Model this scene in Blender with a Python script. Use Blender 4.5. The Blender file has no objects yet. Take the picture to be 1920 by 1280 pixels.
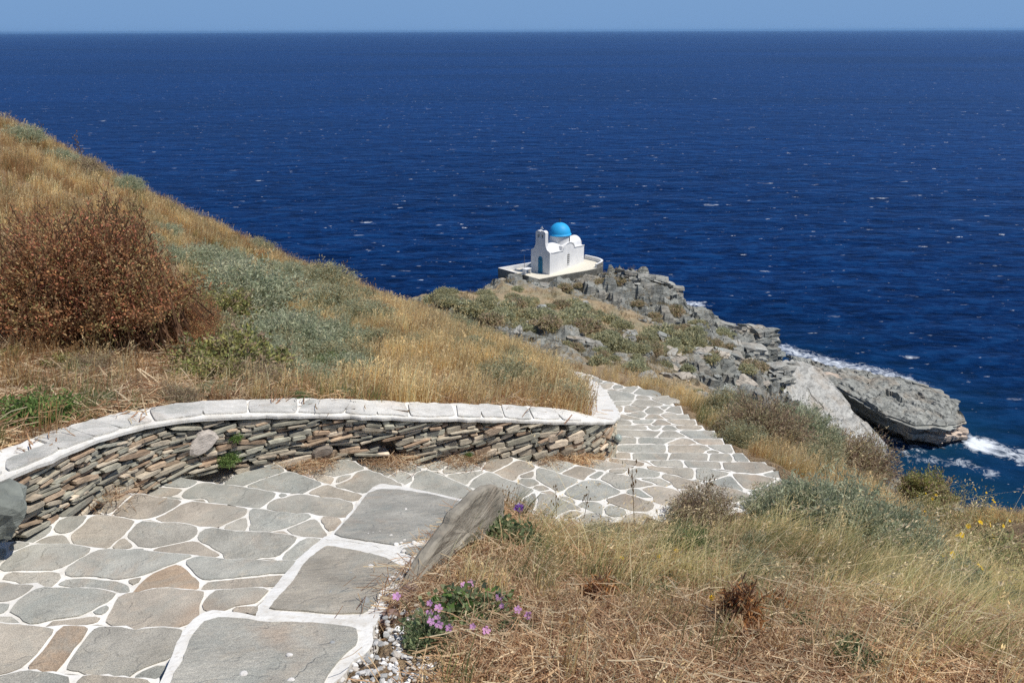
import bpy, bmesh, math, random
import numpy as np
from mathutils import Matrix, Vector

sc = bpy.context.scene
C = sc.collection
R = math.radians
rng = np.random.default_rng(11)
random.seed(5)

# ------------------------------------------------------------------ camera
F = 1536.0                                   # focal length, photo pixels (1920 wide)
PITCH = math.atan(582 / F)
ROLL = 0.0036
EYE = np.array([0.0, 0.0, 45.0])             # 45 m above the sea
FWD = np.array([0, math.cos(PITCH), -math.sin(PITCH)])
_r = np.array([1.0, 0, 0]); _u = np.array([0, math.sin(PITCH), math.cos(PITCH)])
RGT = _r * math.cos(ROLL) - _u * math.sin(ROLL)
UP = _u * math.cos(ROLL) + _r * math.sin(ROLL)
cam = bpy.data.cameras.new('camera'); camo = bpy.data.objects.new('camera', cam); C.objects.link(camo)
cam.sensor_width = 36.0; cam.lens = F / 1920 * 36.0
cam.clip_start = 0.05; cam.clip_end = 200000
M = Matrix.Identity(4)
for i in range(3):
    M[i][0] = RGT[i]; M[i][1] = UP[i]; M[i][2] = -FWD[i]; M[i][3] = EYE[i]
camo.matrix_world = M
sc.camera = camo

# ------------------------------------------------------------------ light
SUN_AZ = 106.0        # degrees clockwise from the view direction
SUN_EL = 60.0
w = bpy.data.worlds.new('World'); sc.world = w; w.use_nodes = True
nt = w.node_tree
bg = nt.nodes['Background']
sky = nt.nodes.new('ShaderNodeTexSky'); sky.sky_type = 'NISHITA'; sky.sun_disc = False
sky.sun_elevation = R(SUN_EL); sky.sun_rotation = R(SUN_AZ)
sky.altitude = 0; sky.air_density = 0.75; sky.dust_density = 0.25; sky.ozone_density = 4.0
hs = nt.nodes.new('ShaderNodeHueSaturation')
hs.inputs['Saturation'].default_value = 1.2
nt.links.new(sky.outputs[0], hs.inputs['Color'])
tc = nt.nodes.new('ShaderNodeTexCoord'); sx = nt.nodes.new('ShaderNodeSeparateXYZ')       # sea haze low in the sky
nt.links.new(tc.outputs['Generated'], sx.inputs[0])
mr = nt.nodes.new('ShaderNodeMapRange'); mr.interpolation_type = 'SMOOTHSTEP'
mr.inputs['From Min'].default_value = -.02; mr.inputs['From Max'].default_value = .5
nt.links.new(sx.outputs['Z'], mr.inputs['Value'])
mxs = nt.nodes.new('ShaderNodeMix'); mxs.data_type = 'RGBA'
mxs.inputs[6].default_value = (1.87, 3.4, 6.0, 1)
nt.links.new(mr.outputs[0], mxs.inputs[0]); nt.links.new(hs.outputs[0], mxs.inputs[7])
nt.links.new(mxs.outputs[2], bg.inputs['Color'])
bg.inputs['Strength'].default_value = 0.10
sl = bpy.data.lights.new('sun', 'SUN'); so = bpy.data.objects.new('sun', sl); C.objects.link(so)
sl.energy = 4.8; sl.angle = R(0.53); sl.color = (1.0, 0.95, 0.87)
sd = Vector((math.sin(R(SUN_AZ)) * math.cos(R(SUN_EL)), math.cos(R(SUN_AZ)) * math.cos(R(SUN_EL)), math.sin(R(SUN_EL))))
so.rotation_euler = sd.to_track_quat('Z', 'Y').to_euler()
sc.view_settings.view_transform = 'Standard'; sc.view_settings.look = 'None'
sc.view_settings.exposure = 0.0; sc.view_settings.gamma = 1.0
sc.view_settings.use_curve_mapping = False
sc.render.engine = 'CYCLES'
sc.cycles.max_bounces = 5; sc.cycles.diffuse_bounces = 3; sc.cycles.glossy_bounces = 2
sc.cycles.transmission_bounces = 3; sc.cycles.transparent_max_bounces = 6
sc.cycles.caustics_reflective = False; sc.cycles.caustics_refractive = False
sc.cycles.use_denoising = False

# ------------------------------------------------------------------ helpers
def ray(px, py):
    return FWD + RGT * ((px - 960) / F) + UP * (-(py - 640) / F)
def on_h(px, py, h):
    d = ray(px, py); return EYE + d * (h / -d[2])
def on_y(px, py, Y):
    d = ray(px, py); return EYE + d * (Y / d[1])
def project(P):
    P = np.atleast_2d(P) - EYE
    d = P @ FWD
    return 960 + F * (P @ RGT) / d, 640 - F * (P @ UP) / d, d

def resample(P, n):
    P = np.asarray(P, float)
    s = np.r_[0, np.cumsum(np.linalg.norm(np.diff(P, axis=0), axis=1))]
    t = np.linspace(0, s[-1], n)
    return np.stack([np.interp(t, s, P[:, k]) for k in range(P.shape[1])], 1)
def smooth(P, it=2, closed=True):
    P = np.asarray(P, float)
    for _ in range(it):
        if closed:
            Q = np.roll(P, -1, 0); P = np.stack([.75 * P + .25 * Q, .25 * P + .75 * Q], 1).reshape(-1, P.shape[1])
        else:
            A, B = P[:-1], P[1:]
            P = np.vstack([P[:1], np.stack([.75 * A + .25 * B, .25 * A + .75 * B], 1).reshape(-1, P.shape[1]), P[-1:]])
    return P
def inside(poly, x, y):
    r = np.zeros(x.shape, bool); n = len(poly)
    for i in range(n):
        x1, y1 = poly[i][0], poly[i][1]; x2, y2 = poly[(i + 1) % n][0], poly[(i + 1) % n][1]
        if y1 == y2: continue
        c = ((y1 > y) != (y2 > y)) & (x < (x2 - x1) * (y - y1) / (y2 - y1) + x1)
        r ^= c
    return r
def seg_dist(P, x, y):
    """distance from points to a polyline in plan"""
    best = np.full(x.shape, 1e9)
    for a, b in zip(P[:-1], P[1:]):
        dx, dy = b[0] - a[0], b[1] - a[1]
        t = np.clip(((x - a[0]) * dx + (y - a[1]) * dy) / (dx * dx + dy * dy + 1e-9), 0, 1)
        best = np.minimum(best, np.hypot(x - a[0] - t * dx, y - a[1] - t * dy))
    return best
def hsh(*a):
    h = np.zeros(np.broadcast(*a).shape)
    for i, v in enumerate(a):
        h = h + np.asarray(v, float) * (127.1, 311.7, 74.7, 269.5)[i]
    return np.modf(np.abs(np.sin(h) * 43758.5453))[0]
def vnoise(x, y, z=0.0):
    x, y, z = np.broadcast_arrays(np.asarray(x, float), np.asarray(y, float), np.asarray(z, float))
    xi, yi, zi = np.floor(x), np.floor(y), np.floor(z)
    fx, fy, fz = x - xi, y - yi, z - zi
    fx, fy, fz = [f * f * (3 - 2 * f) for f in (fx, fy, fz)]
    r = 0
    for i in (0, 1):
        for j in (0, 1):
            for k in (0, 1):
                r = r + hsh(xi + i, yi + j, zi + k) * (fx if i else 1 - fx) * (fy if j else 1 - fy) * (fz if k else 1 - fz)
    return r * 2 - 1
def fbm(x, y, z=0.0, o=4):
    r, a, f = 0, 1, 1
    for _ in range(o):
        r = r + a * vnoise(x * f + 17.3 * f, y * f - 9.1, np.asarray(z) * f + 3.3); a *= .5; f *= 2.03
    return r
class TPS:
    def __init__(s, P, lam=1e-3):
        P = np.asarray(P, float); s.c = P[:, :2]; n = len(P)
        K = s.k(s.c, s.c) + np.eye(n) * lam
        A = np.zeros((n + 3, n + 3)); A[:n, :n] = K
        A[:n, n] = 1; A[:n, n + 1:] = s.c; A[n, :n] = 1; A[n + 1:, :n] = s.c.T
        s.w = np.linalg.solve(A, np.r_[P[:, 2], 0, 0, 0])
    def k(s, a, b):
        r2 = ((a[:, None] - b[None]) ** 2).sum(-1); return r2 * np.log(r2 + 1e-9) * .5
    def __call__(s, x, y):
        sh = np.shape(x); q = np.stack([np.ravel(x), np.ravel(y)], 1); out = np.empty(len(q)); n = len(s.c)
        for i in range(0, len(q), 20000):
            b = q[i:i + 20000]
            out[i:i + 20000] = s.k(b, s.c) @ s.w[:n] + s.w[n] + b @ s.w[n + 1:]
        return out.reshape(sh)

def put(o, parent=None, label=None, cat=None, group=None, kind=None):
    C.objects.link(o)
    if parent is not None: o.parent = parent
    if label: o['label'] = label
    if cat: o['category'] = cat
    if group: o['group'] = group
    if kind: o['kind'] = kind
    return o
def root(name, loc, label, cat, group=None, rz=0):
    o = bpy.data.objects.new(name, None); o.location = loc; o.rotation_euler[2] = rz; o.empty_display_size = .2
    return put(o, None, label, cat, group)

class MB:
    """collects polygons, with a colour and a material slot per face"""
    def __init__(s): s.v = []; s.f = []; s.c = []; s.m = []
    def add(s, V, Fs, col=(.5, .5, .5), m=0):
        b = len(s.v); s.v.extend([tuple(map(float, p)) for p in V])
        for f in Fs:
            s.f.append([b + i for i in f]); s.c.append(tuple(col)); s.m.append(m)
    def box(s, lo, hi, col=(.5, .5, .5), m=0):
        x0, y0, z0 = lo; x1, y1, z1 = hi
        s.add([(x0,y0,z0),(x1,y0,z0),(x1,y1,z0),(x0,y1,z0),(x0,y0,z1),(x1,y0,z1),(x1,y1,z1),(x0,y1,z1)],
              [(3,2,1,0),(4,5,6,7),(0,1,5,4),(1,2,6,5),(2,3,7,6),(3,0,4,7)], col, m)
    def prism(s, P, zb, col=(.5,.5,.5), m=0, cside=None, mside=None, bottom=False):
        """P closed outline of 3D points (the top); sides go down by zb (number) or to zb list"""
        P = [np.asarray(p, float) for p in P]; n = len(P)
        a = sum(P[i][0] * P[(i + 1) % n][1] - P[(i + 1) % n][0] * P[i][1] for i in range(n))
        if a < 0: P = P[::-1]
        s.add(P, [tuple(range(n))], col, m)
        V = P + [p - np.array([0, 0, zb]) for p in P]
        s.add(V, [(i, i + n, (i + 1) % n + n, (i + 1) % n) for i in range(n)], cside or col, m if mside is None else mside)
        if bottom: s.add([p - np.array([0, 0, zb]) for p in P], [tuple(range(n))[::-1]], col, m)
    def tube(s, P, r, col=(.5,.5,.5), m=0, n=6):
        P = [Vector(p) for p in P]
        rr = r if hasattr(r, '__len__') else [r] * len(P)
        rings = []
        for i, p in enumerate(P):
            d = (P[min(i + 1, len(P) - 1)] - P[max(i - 1, 0)]).normalized()
            a = d.cross(Vector((.31, .17, .93)));  a = a.normalized() if a.length > 1e-4 else Vector((1, 0, 0)); b = d.cross(a)
            rings += [p + (a * math.cos(2 * math.pi * k / n) + b * math.sin(2 * math.pi * k / n)) * rr[i] for k in range(n)]
        fs = [(i * n + k, i * n + (k + 1) % n, (i + 1) * n + (k + 1) % n, (i + 1) * n + k) for i in range(len(P) - 1) for k in range(n)]
        fs += [tuple(range(n))[::-1], tuple(range((len(P) - 1) * n, len(P) * n))]
        s.add(rings, fs, col, m)
    def mesh(s, name, mats, smooth=False):
        me = bpy.data.meshes.new(name); me.from_pydata(s.v, [], s.f)
        a = me.attributes.new('col', 'FLOAT_COLOR', 'FACE')
        cc = np.ones((len(s.c), 4)); 
        if s.c: cc[:, :3] = np.array(s.c)
        a.data.foreach_set('color', cc.ravel())
        for m in (mats if isinstance(mats, (list, tuple)) else [mats]): me.materials.append(m)
        me.polygons.foreach_set('material_index', s.m)
        me.polygons.foreach_set('use_smooth', [smooth] * len(s.f))
        me.update(); return me
    def obj(s, name, mats, parent=None, label=None, cat=None, group=None, kind=None, smooth=False):
        return put(bpy.data.objects.new(name, s.mesh(name, mats, smooth)), parent, label, cat, group, kind)

def np_mesh(name, V, Q, cols, mat, smooth=False, vattr=None):
    """V (n,3), Q (m,3 or 4) ints, cols (m,3) or None"""
    me = bpy.data.meshes.new(name); V = np.asarray(V, np.float32); Q = np.asarray(Q, np.int32); k = Q.shape[1]
    me.vertices.add(len(V)); me.vertices.foreach_set('co', V.ravel())
    me.loops.add(Q.size); me.loops.foreach_set('vertex_index', Q.ravel())
    me.polygons.add(len(Q)); me.polygons.foreach_set('loop_start', np.arange(0, Q.size, k, dtype=np.int32))
    me.polygons.foreach_set('use_smooth', np.full(len(Q), smooth))
    me.update(calc_edges=True)
    if cols is not None:
        a = me.attributes.new('col', 'FLOAT_COLOR', 'FACE'); cc = np.ones((len(Q), 4), np.float32); cc[:, :3] = cols
        a.data.foreach_set('color', cc.ravel())
    for nm, arr in (vattr or {}).items():
        a = me.attributes.new(nm, 'FLOAT', 'POINT'); a.data.foreach_set('value', np.asarray(arr, np.float32).ravel())
    if mat: me.materials.append(mat)
    return me
def grid_mesh(name, xs, ys, Z, mat, mask=None, smooth=True, vattr=None):
    nx, ny = len(xs), len(ys); X, Y = np.meshgrid(xs, ys)
    V = np.stack([X.ravel(), Y.ravel(), Z.ravel()], 1)
    I = np.arange(nx * ny).reshape(ny, nx)
    Q = np.stack([I[:-1, :-1], I[:-1, 1:], I[1:, 1:], I[1:, :-1]], -1)
    if mask is not None:
        k = mask[:-1, :-1] | mask[:-1, 1:] | mask[1:, 1:] | mask[1:, :-1]; Q = Q[k]
    return np_mesh(name, V, Q.reshape(-1, 4), None, mat, smooth, vattr)

# ------------------------------------------------------------------ materials
class NT:
    def __init__(s, name, rough=.8, spec=.3):
        s.m = bpy.data.materials.new(name); s.m.use_nodes = True; s.t = s.m.node_tree
        s.b = s.t.nodes['Principled BSDF']; s.b.inputs['Roughness'].default_value = rough
        s.b.inputs['Specular IOR Level'].default_value = spec
        s.out = s.t.nodes['Material Output']
    def n(s, typ, props=None, **ins):
        nd = s.t.nodes.new(typ)
        for k, v in (props or {}).items(): setattr(nd, k, v)
        for k, v in ins.items():
            key = int(k[1:]) if k[0] == 'i' and k[1:].isdigit() else k.replace('_', ' ')
            s.set(nd.inputs[key], v)
        return nd
    def set(s, sock, v):
        if isinstance(v, bpy.types.NodeSocket): s.t.links.new(v, sock)
        elif isinstance(v, (tuple, list)) and len(v) == 3 and sock.type == 'RGBA': sock.default_value = (*v, 1)
        else: sock.default_value = v
    def pos(s): return s.n('ShaderNodeNewGeometry').outputs['Position']
    def obc(s): return s.n('ShaderNodeTexCoord').outputs['Object']
    def map(s, vec, scale=(1,1,1), rot=(0,0,0), loc=(0,0,0)):
        return s.n('ShaderNodeMapping', Vector=vec, Scale=scale, Rotation=rot, Location=loc).outputs[0]
    def noise(s, vec, scale, detail=4, rough=.55, dist=0):
        return s.n('ShaderNodeTexNoise', Vector=vec, Scale=scale, Detail=detail, Roughness=rough, Distortion=dist).outputs[0]
    def ramp(s, fac, stops):
        nd = s.n('ShaderNodeValToRGB', Fac=fac); e = nd.color_ramp.elements
        while len(e) < len(stops): e.new(.5)
        for el, (p, c) in zip(e, stops):
            el.position = p; el.color = (c, c, c, 1) if not hasattr(c, '__len__') else (*c, 1)
        return nd.outputs[0]
    def mix(s, fac, a, b, mode='MIX'):
        nd = s.n('ShaderNodeMix', {'data_type': 'RGBA', 'blend_type': mode}); nd.clamp_factor = True
        s.set(nd.inputs[0], fac); s.set(nd.inputs[6], a); s.set(nd.inputs[7], b); return nd.outputs[2]
    def math(s, op, a, b=0.0, clamp=False):
        nd = s.n('ShaderNodeMath', {'operation': op, 'use_clamp': clamp}); s.set(nd.inputs[0], a); s.set(nd.inputs[1], b); return nd.outputs[0]
    def attr(s, name, fac=False):
        nd = s.n('ShaderNodeAttribute'); nd.attribute_name = name; return nd.outputs['Fac' if fac else 'Color']
    def bump(s, hgt, strength=.5, dist=.02, nrm=None):
        nd = s.n('ShaderNodeBump', Height=hgt, Strength=strength, Distance=dist)
        if nrm is not None: s.set(nd.inputs['Normal'], nrm)
        return nd.outputs[0]
    def base(s, c): s.set(s.b.inputs['Base Color'], c)
    def normal(s, c): s.set(s.b.inputs['Normal'], c)

def mat_paint():
    k = NT('white_paint', .75, .2); p = k.pos()
    d = k.noise(p, 9, 5, .65); d2 = k.noise(p, 60, 3)
    c = k.ramp(d, [(.3, (.62, .59, .53)), (.5, (.76, .745, .70)), (.75, (.82, .81, .78))])
    c = k.mix(k.ramp(d2, [(.56, 0.), (.72, .5)]), c, (.48, .42, .34)); c = k.mix(k.ramp(k.noise(p, 2.2, 6, .7), [(.48, 0.), (.66, .42)]), c, (.50, .47, .42)); k.base(c)
    k.normal(k.bump(k.noise(p, 45, 4), .5, .006)); return k.m
def mat_flag():
    k = NT('flagstone', .72, .3); p = k.pos(); col = k.attr('col')
    n1 = k.noise(p, 5, 6, .65); n2 = k.noise(k.map(p, (1, 1, 1), loc=(7, 3, 1)), 2.2, 5, .6, .6)
    n3 = k.noise(p, 260, 2)
    c = k.mix(1, col, k.ramp(n1, [(.25, .66), (.5, 1.), (.78, 1.34)]), 'MULTIPLY')
    c = k.mix(k.ramp(n2, [(.57, 0.), (.72, .42)]), c, (.42, .28, .18))
    c = k.mix(k.ramp(k.noise(p, 14, 4, .7), [(.56, 0.), (.70, .45)]), c, (.46, .40, .31))
    c = k.mix(k.ramp(k.noise(k.map(p, (1, 1, 1), loc=(3, 9, 2)), 3.4, 5, .65, .8), [(.5, 0.), (.66, .5)]), c, (.27, .29, .265))
    c = k.mix(1, c, k.ramp(n3, [(.3, .72), (.7, 1.28)]), 'MULTIPLY'); k.base(c)
    v = k.n('ShaderNodeTexVoronoi', {'feature': 'DISTANCE_TO_EDGE'}, Vector=k.map(p, (1, 2.2, 1), (0, 0, .6)), Scale=2.0).outputs[0]
    crack = k.ramp(v, [(0., 0.), (.015, 1.)])
    h = k.mix(.25, k.noise(k.map(p, (1, 3, 1), (0, 0, .5)), 16, 6, .65), n3)
    cl = k.math('FRACT', k.math('MULTIPLY', k.noise(k.map(p, (1, 1.6, 1), (0, 0, .7)), 2.3, 4, .6, .3), 7.)); nb = k.bump(k.ramp(cl, [(0., 0.), (.12, 1.), (1., 0.)]), .5, .006, k.bump(h, .7, .014)); k.normal(k.bump(crack, .15, .004, nb)); return k.m
def mat_stone(name='wall_stone', bscale=30, bd=.01, streak=True):
    k = NT(name, .85, .2); p = k.pos(); col = k.attr('col')
    n1 = k.noise(p, bscale * .5, 6, .65)
    c = k.mix(1, col, k.ramp(n1, [(.25, .55), (.5, 1.), (.75, 1.45)]), 'MULTIPLY')
    c = k.mix(k.ramp(k.noise(p, bscale * .22, 5, .7), [(.57, 0.), (.7, .4)]), c, (.33, .26, .2)); k.base(c)
    k.normal(k.bump(k.noise(k.map(p, (1, 1, 3.5)), bscale, 5, .7), .8, bd)); return k.m
def mat_rock():
    """far schist: grey-green, bedded, blocky"""
    k = NT('schist', .9, .15); p = k.pos(); col = k.attr('col')
    q = k.map(p, (.35, .35, 2.2), (R(12), R(-16), R(20)))
    bed = k.noise(q, 1.6, 6, .65, .4); big = k.noise(p, .35, 5, .6)
    c = k.mix(1, col, k.ramp(bed, [(.3, .55), (.5, 1.), (.72, 1.32)]), 'MULTIPLY')
    c = k.mix(k.ramp(big, [(.5, 0.), (.68, .55)]), c, (.36, .29, .215))
    c = k.mix(k.ramp(k.noise(p, 2.2, 5, .7), [(.60, 0.), (.72, .5)]), c, (.46, .45, .41))
    z = k.n('ShaderNodeSeparateXYZ', Vector=p).outputs[2]
    wet_shade = k.math('ADD', z, k.math('MULTIPLY', k.noise(p, 1.1, 3), 1.6))
    c = k.mix(k.ramp(k.math('MULTIPLY', wet_shade, .25), [(.26, 1.), (.42, 0.)]), c, (.035, .03, .024)); k.base(c)  # wet rock by the water, widened to paint in the shelf's underside shade
    v = k.n('ShaderNodeTexVoronoi', {'feature': 'DISTANCE_TO_EDGE'}, Vector=k.map(p, (.7, 1.6, 1.8), (R(12), R(-16), R(35))), Scale=.6, Randomness=.75).outputs[0]
    nb = k.bump(bed, 1., .35); k.normal(k.bump(k.ramp(v, [(0., 0.), (.03, 1.)]), .45, .12, nb)); return k.m
def mat_soil():
    k = NT('dry_soil', .95, .1); p = k.pos()
    n = k.noise(p, 3, 6, .65); n2 = k.noise(p, 24, 5, .7)
    c = k.ramp(n, [(.3, (.24, .165, .10)), (.5, (.36, .26, .16)), (.7, (.46, .36, .23))])
    c = k.mix(k.ramp(n2, [(.45, 0.), (.7, .6)]), c, (.43, .34, .22))
    c = k.mix(k.ramp(k.noise(p, 90, 3), [(.4, .5), (.6, 0.)]), c, (.13, .085, .055)); k.base(c)
    k.normal(k.bump(k.mix(.5, n2, k.noise(p, 80, 4)), 1., .05)); return k.m
def mat_headland():
    k = NT('headland_ground', .95, .1); p = k.pos(); rk = k.attr('rock', True)
    n = k.noise(p, .25, 6, .65); n2 = k.noise(p, 1.8, 6, .7)
    soil = k.ramp(n2, [(.3, (.25, .195, .125)), (.5, (.37, .285, .18)), (.7, (.45, .355, .23))])
    soil = k.mix(k.ramp(k.noise(p, .5, 4, .6), [(.45, 0.), (.6, .8)]), soil, (.27, .245, .165))
    q = k.map(p, (.35, .35, 2.2), (R(12), R(-16), R(20)))
    bed = k.noise(q, 1.6, 7, .7, .5)
    rock = k.ramp(bed, [(.28, (.06, .062, .058)), (.42, (.205, .212, .195)), (.58, (.32, .325, .295)), (.75, (.45, .43, .38))])
    rock = k.mix(k.ramp(n, [(.5, 0.), (.68, .5)]), rock, (.33, .27, .2))
    f = k.math('ADD', rk, k.math('MULTIPLY', k.math('SUBTRACT', n2, .5), 1.1))
    f = k.ramp(f, [(.38, 0.), (.55, 1.)])
    c = k.mix(f, soil, rock)
    z = k.n('ShaderNodeSeparateXYZ', Vector=p).outputs[2]
    wet_shade = k.math('ADD', z, k.math('MULTIPLY', k.noise(p, .9, 3), 1.6))
    c = k.mix(k.ramp(k.math('MULTIPLY', wet_shade, .25), [(.26, 1.), (.42, 0.)]), c, (.035, .03, .024)); k.base(c)  # same wet band with painted shade as on the shelf rock
    k.normal(k.bump(bed, 1., .4, k.bump(k.noise(p, 4, 5, .7), .7, .12))); return k.m
def mat_leaf(name, trans=.3, inst=False, rough=.7):
    k = NT(name, rough, .15); col = k.attr('col')
    if inst:
        r = k.n('ShaderNodeObjectInfo').outputs['Random']
        col = k.mix(1, col, k.ramp(r, [(0., (.74, .70, .66)), (.45, (1., 1., 1.)), (1., (1.25, 1.22, 1.14))]), 'MULTIPLY')
        big = k.noise(k.pos(), 1.1, 3, .6)
        col = k.mix(1, col, k.ramp(big, [(.32, (.76, .74, .7)), (.5, (1., 1., 1.)), (.68, (1.22, 1.2, 1.1))]), 'MULTIPLY')
    k.base(col)
    tr = k.n('ShaderNodeBsdfTranslucent', Color=col); mx = k.n('ShaderNodeMixShader', Fac=trans)
    k.t.links.new(k.b.outputs[0], mx.inputs[1]); k.t.links.new(tr.outputs[0], mx.inputs[2])
    k.t.links.new(mx.outputs[0], k.out.inputs[0]); return k.m
def mat_plain(name, col, rough=.6, var=.12, spec=.3, sc_=8., bmp=.0, metal=0.):
    k = NT(name, rough, spec); p = k.pos(); n = k.noise(p, sc_, 5, .6)
    k.base(k.mix(1, col, k.ramp(n, [(.3, 1 - var), (.7, 1 + var)]), 'MULTIPLY')); k.b.inputs['Metallic'].default_value = metal
    if bmp: k.normal(k.bump(n, .5, bmp))
    return k.m
def mat_plaster():
    k = NT('lime_plaster', .8, .15); p = k.pos()
    n = k.noise(p, 1.4, 5, .6); n2 = k.noise(k.map(p, (3, 3, .5)), 2.2, 4, .6)
    c = k.ramp(n, [(.3, (.66, .665, .67)), (.6, (.74, .74, .735))])
    c = k.mix(k.ramp(n2, [(.52, 0.), (.72, .4)]), c, (.54, .52, .48)); k.base(c)
    k.normal(k.bump(k.noise(p, 2.5, 3), .25, .02)); return k.m
def mat_sea():
    k = NT('sea_water'); 
    p = k.pos(); sh = k.attr('shallow', True); fo = k.attr('surf', True)
    wd = R(-18)
    q = k.map(p, (.55, 1.3, 1), (0, 0, wd))
    swell = k.noise(q, .045, 3, .5); chop = k.noise(q, .22, 4, .6, .3); rip = k.noise(q, 1.3, 4, .6)
    patch = k.noise(k.map(p, (.35, 1, 1), (0, 0, R(10))), .004, 5, .6, .5)
    fine = k.noise(k.map(p, (.8, 1.25, 1), (0, 0, R(14))), .55, 3, .6, .4)
    wav = k.math('ADD', k.math('MULTIPLY', chop, .6), k.math('MULTIPLY', fine, .4))
    c = k.ramp(wav, [(.40, (.0002, .005, .026)), (.5, (.0006, .013, .062)), (.60, (.0028, .029, .106))])
    c = k.mix(1, c, k.ramp(patch, [(.36, .7), (.64, 1.3)]), 'MULTIPLY')
    c = k.mix(sh, c, (.004, .032, .07))
    # whitecaps: small sparse breaking crests, torn by finer noise
    g = k.map(p, (.85, 1.6, 1), (0, 0, wd))
    def caps(sc_, lo, hi, amp, off):
        a = k.noise(k.map(g, (1, 1, 1), loc=(off, off * .7, 0)), sc_, 2, .5); b = k.noise(g, sc_ * 6, 3, .7, .5)
        gr = k.noise(k.map(g, (1, 1, 1), loc=(off, 0, 0)), sc_ * .12, 2, .5)
        return k.math('MULTIPLY', k.math('MULTIPLY', k.ramp(a, [(lo, 0.), (hi, amp)]), k.ramp(b, [(.44, 0.), (.58, 1.)])), k.ramp(gr, [(.40, .1), (.56, 1.)]))
    cap = k.math('MAXIMUM', caps(.30, .69, .738, 1., 3.), caps(.8, .70, .75, .5, 11.))
    cap2 = caps(.11, .712, .752, .8, 31.)
    # surf by the rocks: streaks of foam where the attribute is high
    s1 = k.noise(k.map(p, (1, 1, 1), (0, 0, R(35))), .5, 7, .72, 1.8)
    surf = k.math('ADD', s1, k.math('MULTIPLY', k.math('SUBTRACT', fo, .5), .85))
    surf = k.math('MULTIPLY', k.ramp(surf, [(.55, 0.), (.82, .95)]), k.ramp(fo, [(.02, 0.), (.25, 1.)]))
    foam = k.math('MAXIMUM', k.math('MAXIMUM', cap, cap2), surf)
    c = k.mix(foam, c, (.72, .77, .82))
    nb = k.bump(swell, 1., 1.4); nb = k.bump(chop, 1., .6, nb); nb = k.bump(rip, .8, .07, nb)
    # wind-roughened water: body colour under a Fresnel-weighted sky reflection
    df = k.n('ShaderNodeBsdfDiffuse', Color=c, Normal=nb); gl = k.n('ShaderNodeBsdfGlossy', Color=(.42, .64, 1.), Roughness=.32, Normal=nb)
    fr = k.n('ShaderNodeFresnel', IOR=1.333, Normal=nb).outputs[0]
    fr = k.math('MULTIPLY', k.math('MULTIPLY', fr, .38), k.math('SUBTRACT', 1., foam))
    mx = k.n('ShaderNodeMixShader', Fac=fr); k.t.links.new(df.outputs[0], mx.inputs[1]); k.t.links.new(gl.outputs[0], mx.inputs[2])
    k.t.links.new(mx.outputs[0], k.out.inputs[0]); k.t.nodes.remove(k.b)
    return k.m

PAINT = mat_paint(); FLAG = mat_flag(); STONE = mat_stone(); SCHIST = mat_rock(); SOIL = mat_soil()
HEAD = mat_headland(); LEAF = mat_leaf('leaves', .45); GRASS = mat_leaf('grass_blades', .5, True)
PLASTER = mat_plaster(); SEA = mat_sea(); NEARROCK = mat_stone('near_rock', 14, .012)
PETAL = mat_leaf('petals', .4)

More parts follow.
